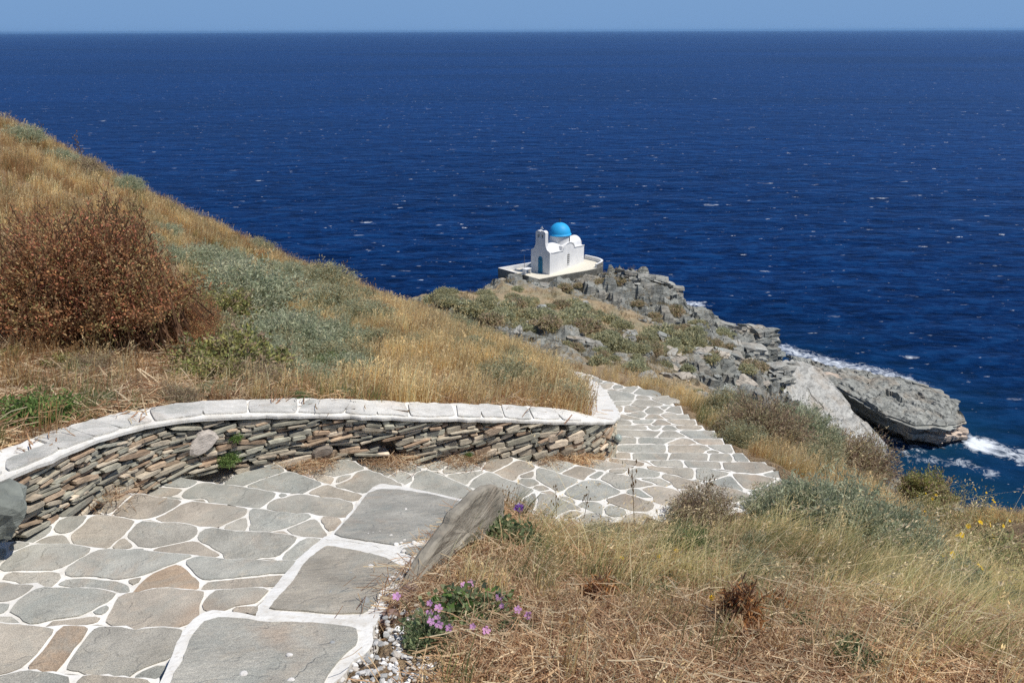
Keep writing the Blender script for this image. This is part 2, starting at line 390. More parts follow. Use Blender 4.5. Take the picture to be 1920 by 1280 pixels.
# ------------------------------------------------------------------ plan of the path: step edges traced in photo pixels
CR = {'A': (0, 980, 4.2675), 'B': (300, 980, 4.2675), 'C': (80, 850, 4.8), 'D': (420, 840, 4.8), 'E': (740, 820, 4.8),
      'F': (1060, 800, 4.085), 'G': (1060, 690, 4.8), 'H': (600, 900, 3.3675)}
def px(s):
    """'A x,y x,y B x,y' -> photo pixels"""
    out = []; k = None
    for tkn in s.split():
        if tkn in CR: k = CR[tkn]; continue
        x, y = map(float, tkn.split(',')); out.append((k[0] + x / k[2], k[1] + y / k[2]))
    return out
NOSE = [  # (drop below the eye, inner end -> outer end)
 (1.56, 'A -300,1640 0,1620 500,1600 1000,1620 1180,1640'),
 (1.68, 'A -300,1290 0,1215 170,1165 330,1175 480,1180 580,1215 820,1210 1070,1225 1240,1240'),
 (1.80, 'A -300,760 0,790 200,800 380,840 540,815 740,825 900,810 1090,845 1280,825 1480,838'),
 (1.92, 'A -250,470 0,470 250,485 350,503 620,515 800,525 960,550 1060,555 1250,515 B 0,515 370,530 560,525 760,510 920,525'),
 (2.04, 'A -100,170 120,145 350,165 560,165 740,195 880,205 1120,215 1560,250 B 560,290 840,292 1130,300'),
 (2.16, 'C 200,565 450,550 700,565 850,590 1100,610 1400,645 1600,670 D 0,730 300,745 680,785 740,810 920,808'),
 (2.28, 'C 730,352 900,360 1060,390 1230,410 1500,440 1750,470 D 0,505 240,535 430,555 840,605 1060,620'),
 (2.40, 'C 1200,205 1400,245 1600,275 D 0,325 200,350 450,390 700,410 900,435 1170,480'),
 (2.52, 'D 460,120 560,200 740,250 920,320 1100,375 1260,415'),
 (2.61, 'D 1020,90 1150,105 1290,180 1450,245 1660,345'),
 (2.69, 'D 1640,110 1800,185 E 400,320 600,410 700,455 850,490 1000,550 1200,650'),
 (2.77, 'E 580,168 700,240 830,295 1000,365 1150,425 1290,480 1540,560 1720,640'),
 (2.85, 'E 1040,170 1190,215 1290,260 1430,295 1560,345 1680,385 F 150,410 300,430 460,510 720,590'),
 (2.93, 'E 1390,182 1550,215 1640,245 F 90,290 240,325 330,345 480,375 640,425 740,450 870,485 1100,550'),
 (3.01, 'F 190,242 350,270 560,305 700,340 850,375 970,405 1100,435 1300,475 1500,545'),
 (3.10, 'F 320,236 470,245 600,265 690,302 960,312 1210,320 1310,350 1490,370 1600,385 1790,430'),
 (3.20, 'F 380,238 620,255 880,250 1190,265 1530,270'),
 (3.32, 'G 480,755 600,760 950,760 1290,765 1600,765'),
 (3.44, 'G 480,690 540,685 900,685 1200,688 1490,685'),
 (3.56, 'G 470,615 640,620 1010,630 1420,632'),
 (3.68, 'G 470,548 890,560 1340,562'),
 (3.80, 'G 465,508 720,515 960,515 1230,515'),
 (3.92, 'G 460,460 600,465 900,460 1170,460'),
 (4.04, 'G 450,410 720,410 900,415 1110,415'),
 (4.16, 'G 430,340 600,340 830,345 1040,340'),
 (4.28, 'G 370,200 500,205 640,235 780,255 930,245'),
 (4.42, 'G 280,140 440,128 540,165 655,160'),
 (4.60, 'G 140,66 240,62 340,110 440,128'),
 (4.80, 'G 40,30 120,35 180,48 250,66'),
]
NP = 24
lines = []
for i, (h, s) in enumerate(NOSE):
    P = np.array([on_h(x, y, h) for x, y in px(s)])
    P = resample(P, NP)
    ext = .35 if i >= 16 else .12
    d = P[0] - P[3]; d /= np.linalg.norm(d)
    P = np.vstack([P[0] + d * ext, P])
    if 10 <= i <= 14:
        d = P[-1] - P[-4]; d /= np.linalg.norm(d); P = np.vstack([P, P[-1] + d * .25])
    else: P = np.vstack([P, P[-1] + (P[-1] - P[-2]) * (.25 if i < 10 else .02)])
    lines.append((45 - h, P))
STEPS = []                              # (z, plan polygon)
path = MB()
for i in range(1, len(lines)):
    z0, P0 = lines[i - 1]; z, P = lines[i]; n = len(P)
    wob = lambda Q: Q + np.c_[rng.normal(0, .004, (n, 2)), np.zeros(n)]
    A = P0.copy(); A[:, 2] = z
    B = wob(P.copy()); B[1:-1] = B[1:-1]; lines[i] = (z, B)
    path.add(np.vstack([A, B]), [(j, j + 1, n + j + 1, n + j) for j in range(n - 1)], (.8,) * 3, 0)
    zn = 45 - NOSE[i + 1][0] if i + 1 < len(NOSE) else z - .15
    low = B.copy(); low[:, 2] = zn - .1
    path.add(np.vstack([B, low]), [(j, j + 1, n + j + 1, n + j) for j in range(n - 1)], (.8,) * 3, 0)
    oa, ob = A[-1], B[-1]                # outer side face
    path.add([oa, ob, ob - [0, 0, .3], oa - [0, 0, .3]], [(0, 1, 2, 3)], (.8,) * 3, 0)
    STEPS.append((z, np.vstack([A[:, :2], B[::-1, :2]])))
STONES = {  # tread drop -> stone outlines
1.68: ['A -40,1250 200,1215 400,1225 530,1245 550,1330 480,1560 0,1590 -40,1590', 'A 640,1240 820,1225 1040,1240 1050,1300 1000,1560 560,1560 600,1330'],
1.80: ['A -40,805 130,815 300,835 425,850 380,920 300,1030 180,1140 0,1190 -40,1200', 'A 500,840 600,830 720,838 650,930 560,1040 470,1160 250,1155 340,1060 420,950',
 'A 740,860 830,830 960,830 1080,860 1250,850 1470,850 1400,970 1330,1080 1100,1170 1000,1195 700,1200 540,1180 560,1120 640,1010', 'A 1290,1145 1220,1240 1110,1220 1180,1180'],
1.92: ['A 345,515 480,520 620,522 800,535 930,558 850,620 740,680 650,735 480,755 200,745 90,720 180,640 270,570',
 'A 1050,570 1250,528 1640,545 1560,640 1480,760 1420,810 1120,835 960,800 870,795 930,690 980,610', 'A 400,810 560,790 800,770 760,800 600,805 450,825',
 'A 850,665 855,690 820,725 750,725', 'A -40,490 250,500 170,560 80,615 0,625 -40,630', 'A -40,660 60,655 30,710 -40,725',
 'B 440,550 600,535 740,530 880,535 780,650 560,650 400,650 380,640', 'B 620,680 780,680 750,715 680,710 600,690'],
2.04: ['C 560,890 760,875 1000,890 1360,920 1200,980 1000,1060 850,1110 700,1130 450,1105 260,1085 265,1030 330,980',
 'A 180,195 400,170 560,175 720,200 660,240 560,310 430,370 250,375 85,370 85,275', 'A 80,410 250,405 400,410 460,440 430,490 350,495 150,460 60,440',
 'A 510,480 700,450 900,480 1000,500 1020,530 960,540 800,520 640,505 460,500', 'A 1400,340 1450,370 1540,450 1580,505 1400,505 1250,505 1110,540 1180,450 1270,390',
 'A 1010,465 1150,430 1080,500', 'B 200,310 310,275 560,300 840,305 1090,312 1030,395 850,405 600,430 370,445 310,420 260,360',
 'B 370,490 600,465 1000,425 900,512 740,500 560,515 440,530 390,520', 'A 110,155 270,160 180,210 100,225'],
2.16: ['C 460,570 650,580 830,605 760,670 700,750 610,830 530,840 440,820 290,790 260,740 360,660 410,600', 'C 890,620 1100,625 1390,655 1360,720 1330,760 1200,800 1000,835 890,825 800,760 790,730',
 'D -180,750 0,755 300,765 650,800 600,870 500,950 430,975 250,985 50,960 -100,905 -210,800', 'C 1330,810 1420,830 1520,870 1600,915 1400,900 1250,890 1000,875 1150,840',
 'C 150,680 240,600 400,565 340,640 260,700 180,720', 'C 690,780 720,770 800,840 780,855 640,850', 'D 740,830 870,825 880,870 800,910 690,1000 590,998 560,960 640,890'],
2.28: ['C 830,375 1040,400 1230,435 1180,480 1080,540 980,570 870,575 760,560 640,545 720,460', 'C 1230,480 1500,465 1700,475 1830,500 1810,550 1700,600 1560,650 1400,630 1150,600 1000,590 1100,560',
 'D 250,550 500,580 770,615 650,680 530,720 430,745 280,730 250,640', 'D 190,630 195,715 50,710 20,705', 'D 560,735 680,690 800,650 860,700 885,790 740,795 690,765', 'D 900,635 980,625 1030,630 950,740 900,670',
 'C 740,370 790,370 620,530 560,540 530,450 620,400'],
2.40: ['D -310,385 -240,340 -160,318 0,335 200,365 450,405 400,460 320,515 200,515 0,490 -200,450 -330,415', 'D 480,470 640,440 760,430 900,450 1140,490 1090,580 1030,605 880,600 760,590 550,560 420,540 430,500',
 'C 1240,225 1400,250 1300,300 1100,290 1180,250', 'C 1090,320 1250,330 1170,375 980,355 1050,320', 'D 510,420 570,425 530,435', 'D 580,405 670,405 620,412'],
2.52: ['D 560,225 720,260 880,320 700,375 480,390 350,365 220,345 340,285', 'D 50,290 250,220 450,145 550,205 400,260 230,315 150,335 30,310', 'D 760,410 930,335 1100,395 1200,425 1150,465 1000,455 900,430'],
2.61: ['D 1020,120 1130,110 1270,185 1180,200 1000,250 880,230 790,240 870,170', 'D 850,245 990,270 950,310 900,305 800,258', 'D 1200,220 1300,195 1420,250 1600,330 1420,315 1330,340 1240,400 1130,370 1010,335 1150,280', 'D 1030,265 1150,240 1120,275 1010,315'],
2.69: ['D 1340,175 1480,170 1540,220 1470,245 1370,195', 'D 1570,215 1640,230 1670,280 1600,300 1500,260', 'E 210,320 280,305 400,335 600,430 660,470 600,510 540,520 350,480 220,440', 'E 20,240 110,230 240,290 150,320 80,285'],
2.77: ['E 440,305 500,260 610,200 700,250 800,285 600,310 450,325', 'E 480,340 650,315 800,305 720,345 620,405', 'E 720,390 840,310 1130,435 1255,475 1080,575 760,455', 'E 280,245 470,240 400,290 340,270', 'E 1010,560 1090,605 1180,660 1100,720 1000,680'],
2.85: ['E 910,320 1060,235 1190,225 1260,265 1230,295 1120,330 1060,365 980,350', 'E 830,225 1000,195 1060,190 1030,235 890,300 820,275', 'E 1290,280 1420,305 1530,340 1650,375 1600,420 1540,460 1450,470 1340,420 1280,375',
 'E 1130,345 1250,305 1240,355 1150,360', 'E 1140,375 1250,380 1310,415 1200,425', 'E 1270,450 1330,435 1400,465 1290,470', 'E 1150,580 1260,500 1270,590 1200,640', 'E 1300,510 1420,510 1540,570 1680,630 1400,680 1290,600'],
2.93: ['E 1300,245 1410,200 1550,230 1620,250 1500,300 1420,285', 'E 1640,260 1820,300 1720,350 1670,365 1600,345 1530,320', 'F 20,470 160,425 270,440 430,500 300,550 100,530 20,510', 'F 270,400 330,355 470,390 690,440 560,455 470,465 380,445',
 'F 180,385 250,345 290,350 240,395', 'F 500,480 560,475 680,545 480,510', 'F 580,480 720,455 870,495 1060,545 900,580 720,580', 'F 310,555 450,520 660,570 600,610 420,610'],
3.01: ['F 160,300 220,265 350,280 530,310 480,315 250,320', 'F 350,325 480,325 440,355 350,345', 'F 480,350 560,315 720,350 700,385 560,380', 'F 740,390 760,360 960,415 1050,425 970,470 870,470 810,415', 'F 1010,460 1090,440 1300,490 1430,530 1300,580 1060,490',
 'F 580,400 720,395 800,440 700,430', 'F 880,490 1000,490 1050,510 1000,520'],
3.10: ['F 350,250 470,255 600,275 560,300 370,265', 'F 640,310 800,310 960,320 980,350 970,390 850,360', 'F 1010,330 1130,330 1250,355 1150,395 1060,410 1010,400', 'F 1110,425 1260,380 1360,490 1220,455', 'F 1290,370 1450,375 1600,400 1500,460 1370,460', 'F 1460,510 1620,430 1750,430 1540,540'],
3.20: ['F 640,265 870,260 890,300 720,300', 'F 910,262 1180,272 1190,310 970,305', 'F 1210,280 1520,280 1610,325 1500,350 1310,345 1220,310', 'F 1510,365 1610,340 1680,380 1600,380', 'F 1140,325 1210,325 1280,345'],
3.32: ['F 410,205 490,205 500,240 410,238', 'F 520,205 790,205 770,245 520,245', 'F 815,205 1090,205 1080,250 800,250', 'F 1120,207 1250,207 1275,240 1260,260 1110,255', 'F 1285,210 1370,213 1410,260 1310,255'],
3.44: ['F 440,140 760,140 770,170 730,190 420,188', 'F 790,145 1060,145 1110,170 1050,190 800,190', 'F 1090,142 1260,140 1275,190 1200,190', 'F 1120,180 1180,192 1080,193'],
3.56: ['F 400,85 530,87 545,125 405,128', 'F 570,85 850,92 750,128 560,125', 'F 860,95 930,95 1010,128 780,130', 'F 980,95 1190,97 1215,125 1050,128'],
3.68: ['F 405,30 735,32 700,62 560,68 410,58', 'F 750,35 830,35 920,78 720,75', 'F 880,40 1140,38 1155,78 1000,78'],
3.80: ['G 480,510 700,515 720,545 480,545', 'G 740,520 870,522 800,540', 'G 900,525 960,525 1010,550 880,555', 'G 990,525 1220,525 1170,545 1020,545'],
3.92: ['G 470,470 560,470 575,500 480,505', 'G 610,475 800,468 760,500 700,500', 'G 830,470 890,475 960,505 780,505', 'G 910,470 1160,470 1165,500 990,500'],
4.04: ['G 510,425 680,455 600,460 500,455', 'G 540,412 730,418 690,450', 'G 750,425 820,420 890,455 720,455', 'G 860,420 1110,422 1130,455 910,452'],
4.16: ['G 440,347 510,348 520,380 450,385', 'G 540,348 740,350 690,385 530,388', 'G 720,380 770,345 820,348 885,385 850,410 750,405', 'G 850,345 935,345 890,375', 'G 900,385 950,348 1035,347 1045,400 980,400',
 'G 600,330 670,285 750,295 870,325 600,335', 'G 440,310 600,300 560,330 450,335', 'G 385,215 480,210 620,245 600,285 410,285', 'G 650,250 760,275 640,275', 'G 790,275 930,250 1000,310 900,315'],
4.42: ['G 480,195 650,165 610,215', 'G 620,220 680,180 830,240 760,265', 'G 300,155 430,135 370,180 330,180', 'G 450,160 520,180 450,190'],
4.60: ['G 150,75 230,70 220,95', 'G 235,95 260,85 320,125 300,130'],
}
STONE_COLS = [(.345, .345, .32), (.365, .355, .325), (.315, .325, .31), (.37, .34, .295), (.35, .34, .31), (.35, .32, .28), (.335, .34, .32)]
def dense(P, step=.022):
    out = []
    for a, b in zip(P, np.roll(P, -1, 0)):
        n = max(2, int(np.linalg.norm(b - a) / step)); out += [a + (b - a) * t for t in np.linspace(0, 1, n, endpoint=False)]
    return np.array(out)
def out_normals(P):
    t = np.roll(P, -1, 0) - np.roll(P, 1, 0); n = np.stack([t[:, 1], -t[:, 0]], 1); n /= np.linalg.norm(n, axis=1)[:, None] + 1e-9
    a = (P[:, 0] * np.roll(P[:, 1], -1) - np.roll(P[:, 0], -1) * P[:, 1]).sum()
    return n if a > 0 else -n
def emit(mb, P, col, lift, thick=.03, jit=.0012):
    P = smooth(P, 1)[::2]; P = P.copy()
    P[:, :2] += rng.normal(0, jit, (len(P), 2)); P[:, 2] += lift + rng.uniform(0, .003)
    c = np.array(col if col is not None else STONE_COLS[rng.integers(len(STONE_COLS))]) * rng.uniform(.93, 1.17) * [1.03, 1., .94]
    mb.prism(P, thick, c, 1)
def lay_stone(mb, pts, zfun, col=None, lift=.014):
    emit(mb, dense(np.array([on_h(x, y, zfun(y)) for x, y in pts]), .03), col, lift)
laid = {}
for h, lst in STONES.items():
    for s in lst:
        pts = px(s); cx, cy = np.mean(pts, 0); ks = []
        for k, (z, poly) in enumerate(STEPS):
            q = on_h(cx, cy, 45 - z)
            if inside(poly, q[:1], q[1:2])[0]: ks.append((q[1], k))
        k = min(ks)[1] if ks else int(np.argmin([abs(z - 45 + h) for z, _ in STEPS]))
        col = (.36, .28, .21) if (s.startswith('A 1400,340') or s.startswith('A 500,840')) else None
        laid.setdefault(k, []).append((dense(np.array([on_h(x, y, 45 - STEPS[k][0]) for x, y in pts])), col))
for k, lst in laid.items():
    z, poly = STEPS[k]; edge = np.vstack([poly, poly[:1]])
    # small filler slabs where a tread is still bare
    x0, x1, y0, y1 = poly[:, 0].min(), poly[:, 0].max(), poly[:, 1].min(), poly[:, 1].max()
    for _ in range(260 if 7 < k < 16 else 60):
        q = np.array([rng.uniform(x0, x1), rng.uniform(y0, y1)])
        if not inside(poly, q[:1], q[1:])[0]: continue
        de = seg_dist(edge, q[:1], q[1:])[0]
        ds = min([seg_dist(np.vstack([S, S[:1]]), q[:1], q[1:])[0] if not inside(S, q[:1], q[1:])[0] else 0 for S, _ in lst] or [9])
        r_ = min(de, ds) - .012
        if r_ > .045:
            r_ = min(r_, .14); m = rng.integers(4, 7); a = np.sort(rng.uniform(0, 6.28, 1) + np.linspace(0, 6.28, m, endpoint=False) + rng.normal(0, .25, m))
            lst.append((dense(np.c_[q[0] + np.cos(a) * r_, q[1] + np.sin(a) * r_, np.full(m, z)]), None))
    GAP = float(np.interp(k, [2, 9, 14, 26], [.015, .017, .021, .024]))
    for _ in range(3):
        new = []
        for i, (S, c) in enumerate(lst):
            if len(S) < 6: new.append((S, c)); continue
            d = np.full(len(S), 9.)
            for j, (Q, _c) in enumerate(lst):
                if i != j: d = np.minimum(d, (seg_dist(np.vstack([Q, Q[:1]]), S[:, 0], S[:, 1]) - GAP) / 2)
            d = np.minimum(d, seg_dist(edge, S[:, 0], S[:, 1]) - GAP * .6)
            d = np.clip(d, -.004, .022); d = (2 * d + np.roll(d, 1) + np.roll(d, -1)) / 4
            T = S.copy(); T[:, :2] += out_normals(S) * d[:, None]; T[:, :2] = .92 * T[:, :2] + .04 * (np.roll(T[:, :2], 1, 0) + np.roll(T[:, :2], -1, 0)); new.append((T, c))
        lst = new
    for S, c in lst: emit(path, S, c, .003)
# kerb of three big slabs down the right side of the stairs
kerb_h = lambda y: float(np.interp(y, [906, 926, 940, 969, 1008, 1050, 1103, 1150, 1177, 1280, 1420], [2.46, 2.42, 2.31, 2.20, 2.08, 1.96, 1.84, 1.74, 1.72, 1.60, 1.48]))
s0_h = lambda y: float(np.interp(y, [1130, 1280, 1420], [1.70, 1.60, 1.50]))
PL = []
def on_plane(x, y, pl):
    d = ray(x, y); t = (pl[0] * EYE[0] + pl[1] * EYE[1] + pl[2] - EYE[2]) / (d[2] - pl[0] * d[0] - pl[1] * d[1]); return EYE + d * t
def slab(outer, zf, depth=.4):
    Q = np.array([on_h(x, y, zf(y)) for x, y in outer]); pl = np.linalg.lstsq(np.c_[Q[:, 0], Q[:, 1], np.ones(len(Q))], Q[:, 2], rcond=None)[0]; PL.append(pl)
    P = smooth(dense(np.array([on_plane(x, y, pl) for x, y in outer]), .03), 1)[::2]
    P[:, :2] += rng.normal(0, .0015, (len(P), 2)); path.prism(P, depth, (.85,) * 3, 0)
def lay_stone(mb, pts, zfun, col=None, lift=.006):
    P = dense(np.array([on_plane(x, y, PL[-1]) for x, y in pts]), .03); c0 = P.mean(0); r_ = np.linalg.norm((P - c0)[:, :2], axis=1)[:, None]
    emit(mb, c0 + (P - c0) * (1 - .010 / r_), col, lift)
slab(px('B -160,1650 0,1290 90,1060 205,835 300,732 400,697 560,700 660,720 760,742 1000,735 1280,755 1600,775 1695,800 1705,960 1640,1050 1530,1110 1450,1230 1370,1280 1360,1650'), s0_h)
lay_stone(path, px('B -20,1640 60,1270 150,1110 240,900 330,795 440,752 600,757 850,792 1050,787 1300,802 1500,817 1590,842 1615,880 1610,960 1500,1060 1420,1150 1345,1260 1320,1640'), s0_h, (.37, .365, .335))
slab([(478, 1165), (484, 1138), (500, 1115), (530, 1080), (560, 1045), (590, 1020), (612, 1003), (640, 1008), (700, 1018), (735, 1030), (765, 1048), (782, 1075), (770, 1095), (740, 1120), (715, 1150), (700, 1175)], kerb_h)
lay_stone(path, [(501, 1144), (518, 1121), (546, 1090), (565, 1060), (590, 1038), (612, 1023), (674, 1033), (725, 1045), (754, 1060), (766, 1075), (760, 1090), (719, 1105), (710, 1126), (686, 1152), (630, 1154)], kerb_h, (.37, .345, .30))
slab([(610, 1012), (640, 980), (660, 955), (680, 930), (700, 912), (715, 906), (760, 912), (820, 925), (878, 938), (905, 960), (860, 1010), (820, 1040), (790, 1070), (760, 1050), (700, 1022), (640, 1012)], kerb_h)
lay_stone(path, [(624, 1003), (645, 978), (666, 953), (689, 924), (712, 917), (753, 918), (816, 928), (880, 944), (870, 980), (850, 996), (820, 1008), (742, 1024), (689, 1016), (640, 1009)], kerb_h, (.35, .345, .32))
lay_stone(path, [(748, 1029), (820, 1018), (800, 1036), (772, 1044), (760, 1040)], kerb_h)
path.obj('stone_path', [PAINT, FLAG], kind='structure')
PATHPOLY = [p for _, p in STEPS]
KERBPOLY = np.array([on_h(x, y, kerb_h(y))[:2] for x, y in [(420, 1420), (478, 1165), (590, 1020), (700, 912), (715, 906), (878, 938), (905, 960), (820, 1040), (782, 1080), (715, 1150), (698, 1180), (690, 1230), (640, 1260), (610, 1420)]])
def on_path(x, y):
    r = inside(KERBPOLY, x, y)
    for p in PATHPOLY: r |= inside(p, x, y)
    return r

# ------------------------------------------------------------------ dry-stone wall
BASE = [(-160, 1090, 1.93), (-60, 1040, 2.0), (30, 1000, 2.08), (127, 962, 2.16), (234, 921, 2.28), (334, 894, 2.40), (430, 880, 2.46), (518, 868, 2.52), (641, 861, 2.61), (763, 862, 2.69), (863, 858, 2.77), (961, 858, 2.86), (1032, 858, 2.93), (1095, 862, 3.02), (1140, 859, 3.10)]
FRONT = np.array([(-300, 1010), (-100, 935), (0, 896), (37, 886), (89, 860), (173, 821), (248, 797), (328, 785), (398, 779), (469, 776), (563, 777), (656, 777), (794, 784), (935, 784), (1029, 789), (1113, 791), (1135, 789)], float)
basep = np.array([on_h(*b) for b in BASE]); topz = []
for p in basep:
    hs_ = np.linspace(.15, .8, 131); Q = np.repeat(p[None], 131, 0); Q[:, 2] += hs_
    x, y, _ = project(Q); topz.append(p[2] + hs_[np.argmin(np.abs(y - np.interp(x, FRONT[:, 0], FRONT[:, 1])))])
topz = np.array(topz)
RIGHT = [(1155, 785, 2.93), (1157, 776, 3.03), (1152, 763, 3.24), (1143, 748, 3.50), (1131, 730, 3.72), (1116, 717, 3.9), (1102, 710, 4.05), (1087, 702, 4.2), (1068, 692, 4.4), (1040, 682, 4.6)]
rt = np.array([on_h(*b) for b in RIGHT])
WF = np.vstack([np.c_[basep[:, :2], topz], rt])                      # front top line
WF = smooth(WF, 2, closed=False); WF = resample(WF, 160)
def wall_base_z(P):
    z = np.full(len(P), 1e9)
    tb = np.array([b[2] for b in basep]); n = len(tb)
    d = ((P[:, None, :2] - basep[None, :, :2]) ** 2).sum(-1); i = d.argmin(1)
    zb = tb[i]
    k = np.arange(len(P)); last = np.where(i == n - 1)[0]
    zb[last] = P[last, 2] - .36
    return zb
tan = np.gradient(WF[:, :2], axis=0); tan /= np.linalg.norm(tan, axis=1)[:, None]
nrm = np.stack([tan[:, 1], -tan[:, 0]], 1)                            # outward, towards the path
sm = np.ones(9) / 9
nrm = np.stack([np.convolve(np.pad(nrm[:, k], 4, 'edge'), sm, 'valid') for k in (0, 1)], 1); nrm /= np.linalg.norm(nrm, axis=1)[:, None]
WIDTH = np.interp(np.arange(160), [0, 60, 100, 112, 125, 159], [.27, .245, .23, .22, .22, .22])
BZ = wall_base_z(WF); BZ = np.convolve(np.pad(BZ, 4, 'edge'), sm, 'valid')
SL = np.r_[0, np.cumsum(np.linalg.norm(np.diff(WF[:, :2], axis=0), axis=1))]
wall = root('stone_wall', (WF[60, 0], WF[60, 1], BZ[60]), 'low curved dry-stone wall with whitewashed flat coping along the stairs', 'wall')
W0 = np.array(wall.location)
def wp(s, z, out):
    """point on the wall face: arc length, absolute height, distance out of the face"""
    c = [np.interp(s, SL, WF[:, k]) for k in (0, 1)]; n = [np.interp(s, SL, nrm[:, k]) for k in (0, 1)]
    return np.array([c[0] + n[0] * out, c[1] + n[1] * out, z]) - W0
core = MB(); idx = list(range(0, 160, 2)); V = []
for i in idx:
    s = SL[i]; w_ = WIDTH[i]
    V += [wp(s, BZ[i] - .15, -.115), wp(s, WF[i, 2] - .035, -.115), wp(s, WF[i, 2] - .035, -w_), wp(s, BZ[i] - .15, -w_)]
core.add(V, [(4 * j + a, 4 * j + 4 + a, 4 * j + 4 + (a + 1) % 4, 4 * j + (a + 1) % 4) for j in range(len(idx) - 1) for a in range(4)], (.2, .17, .135))
core.obj('core', STONE, wall)
st = MB()
WCOL = [(1.9 * t[0], 1.75 * t[1], 1.52 * t[2]) for t in [(.17, .175, .165), (.205, .215, .2), (.14, .148, .143), (.23, .222, .2), (.225, .185, .15), (.19, .15, .12), (.25, .235, .21), (.185, .19, .175), (.30, .275, .245)]]
TILT0 = R(13); z_lo, z_hi = BZ.min() - .3, WF[:, 2].max() + .3
def wall_s(pxx):
    q = np.array([project(np.r_[WF[i, :2], (WF[i, 2] + BZ[i]) / 2])[0][0] for i in range(130)]); return SL[np.argmin(np.abs(q - pxx))]
HOLE = wall_s(735)
# courses climb along the wall; each stone is a flat jagged slab
def tilt_rise(s):
    t = np.linspace(0, s, 40); return float(np.mean(np.tan(np.radians(np.interp(t, [0, 2.0, 3.2, 5], [-10, -7, 2, 11])))) * s) if s > 0 else 0.0
v = -3.2
while v < 3.6:
    rh = rng.choice([rng.uniform(.009, .018), rng.uniform(.016, .03), rng.uniform(.03, .05)], p=[.42, .4, .18])
    s = -.1 + rng.uniform(0, .1)
    while s < SL[-1]:
        lw = rng.choice([rng.uniform(.035, .08), rng.uniform(.07, .15), rng.uniform(.13, .24)], p=[.3, .45, .25]) * (1.2 if rh > .035 else 1)
        TILT = R(np.interp(s, [0, 2.0, 3.2, 5], [-10, -7, 2, 11]))
        mid = s + lw / 2; zc = np.interp(mid, SL, BZ) * .0 + (40.9 + v) + tilt_rise(mid)
        zb, zt = np.interp(mid, SL, BZ) - .03, np.interp(mid, SL, WF[:, 2]) - .034
        if zb < zc < zt - rh * .3 and not (abs(mid - HOLE) < .03 + lw * .3 and .03 < zc - zb < .15):
            out = rng.uniform(-.018, .012) if rng.random() < .9 else rng.uniform(.012, .025)
            n8 = 9; ang = np.linspace(0, 2 * math.pi, n8, endpoint=False) + rng.uniform(0, .5)
            ex = np.sign(np.cos(ang)) * np.abs(np.cos(ang)) ** .3 * lw * .5 * rng.uniform(.9, 1.06, n8)
            ez = np.sign(np.sin(ang)) * np.abs(np.sin(ang)) ** .45 * rh * .5 * rng.uniform(.8, 1.12, n8)
            t = TILT + rng.normal(0, .10)
            es, ezz = ex * math.cos(t) - ez * math.sin(t), ex * math.sin(t) + ez * math.cos(t)
            ezz = np.minimum(zc + ezz, zt + .004) - zc
            slope = rng.uniform(-.012, .012)
            A = [wp(mid + es[k] * .95, zc + ezz[k] * .9, out + slope * ex[k] / lw) for k in range(n8)]
            B = [wp(mid + es[k], zc + ezz[k], out - .012) for k in range(n8)]
            D = [wp(mid + es[k], zc + ezz[k], -.125) for k in range(n8)]
            c = np.array(WCOL[rng.integers(len(WCOL))]) * rng.uniform(.75, 1.2)
            fs = [tuple(range(n8))[::-1]] + [(k, (k + 1) % n8, n8 + (k + 1) % n8, n8 + k) for k in range(n8)] + [(n8 + k, n8 + (k + 1) % n8, 2 * n8 + (k + 1) % n8, 2 * n8 + k) for k in range(n8)]
            st.add(A + B + D, fs, c)
        s += lw + rng.uniform(.0, .007)
    v += rh * .96 + rng.uniform(.0, .004)
# a few odd big stones: the pale boulder and flat brown blocks
def big_stone(pxx, f, lw, rh, col, t):
    mid = wall_s(pxx); zc = np.interp(mid, SL, BZ) * (1 - f) + np.interp(mid, SL, WF[:, 2]) * f
    n8 = 10; ang = np.linspace(0, 2 * math.pi, n8, endpoint=False)
    ex = np.cos(ang) * lw * .5 * rng.uniform(.8, 1.1, n8); ez = np.sin(ang) * rh * .5 * rng.uniform(.8, 1.15, n8)
    es, ezz = ex * math.cos(t) - ez * math.sin(t), ex * math.sin(t) + ez * math.cos(t)
    A = [wp(mid + es[k] * .8, zc + ezz[k] * .8, .03) for k in range(n8)]; B = [wp(mid + es[k], zc + ezz[k], .012) for k in range(n8)]; D = [wp(mid + es[k], zc + ezz[k], -.125) for k in range(n8)]
    fs = [tuple(range(n8))[::-1]] + [(k, (k + 1) % n8, n8 + (k + 1) % n8, n8 + k) for k in range(n8)] + [(n8 + k, n8 + (k + 1) % n8, 2 * n8 + (k + 1) % n8, 2 * n8 + k) for k in range(n8)]
    st.add(A + B + D, fs, col)
big_stone(375, .55, .20, .13, (.50, .45, .40), .5)
big_stone(610, .2, .17, .07, (.22, .19, .16), .1)
big_stone(930, .7, .14, .05, (.40, .31, .23), .2); big_stone(1040, .55, .10, .06, (.42, .34, .26), .2); big_stone(1070, .2, .12, .06, (.24, .2, .15), .1)
st.obj('stonework', STONE, wall)
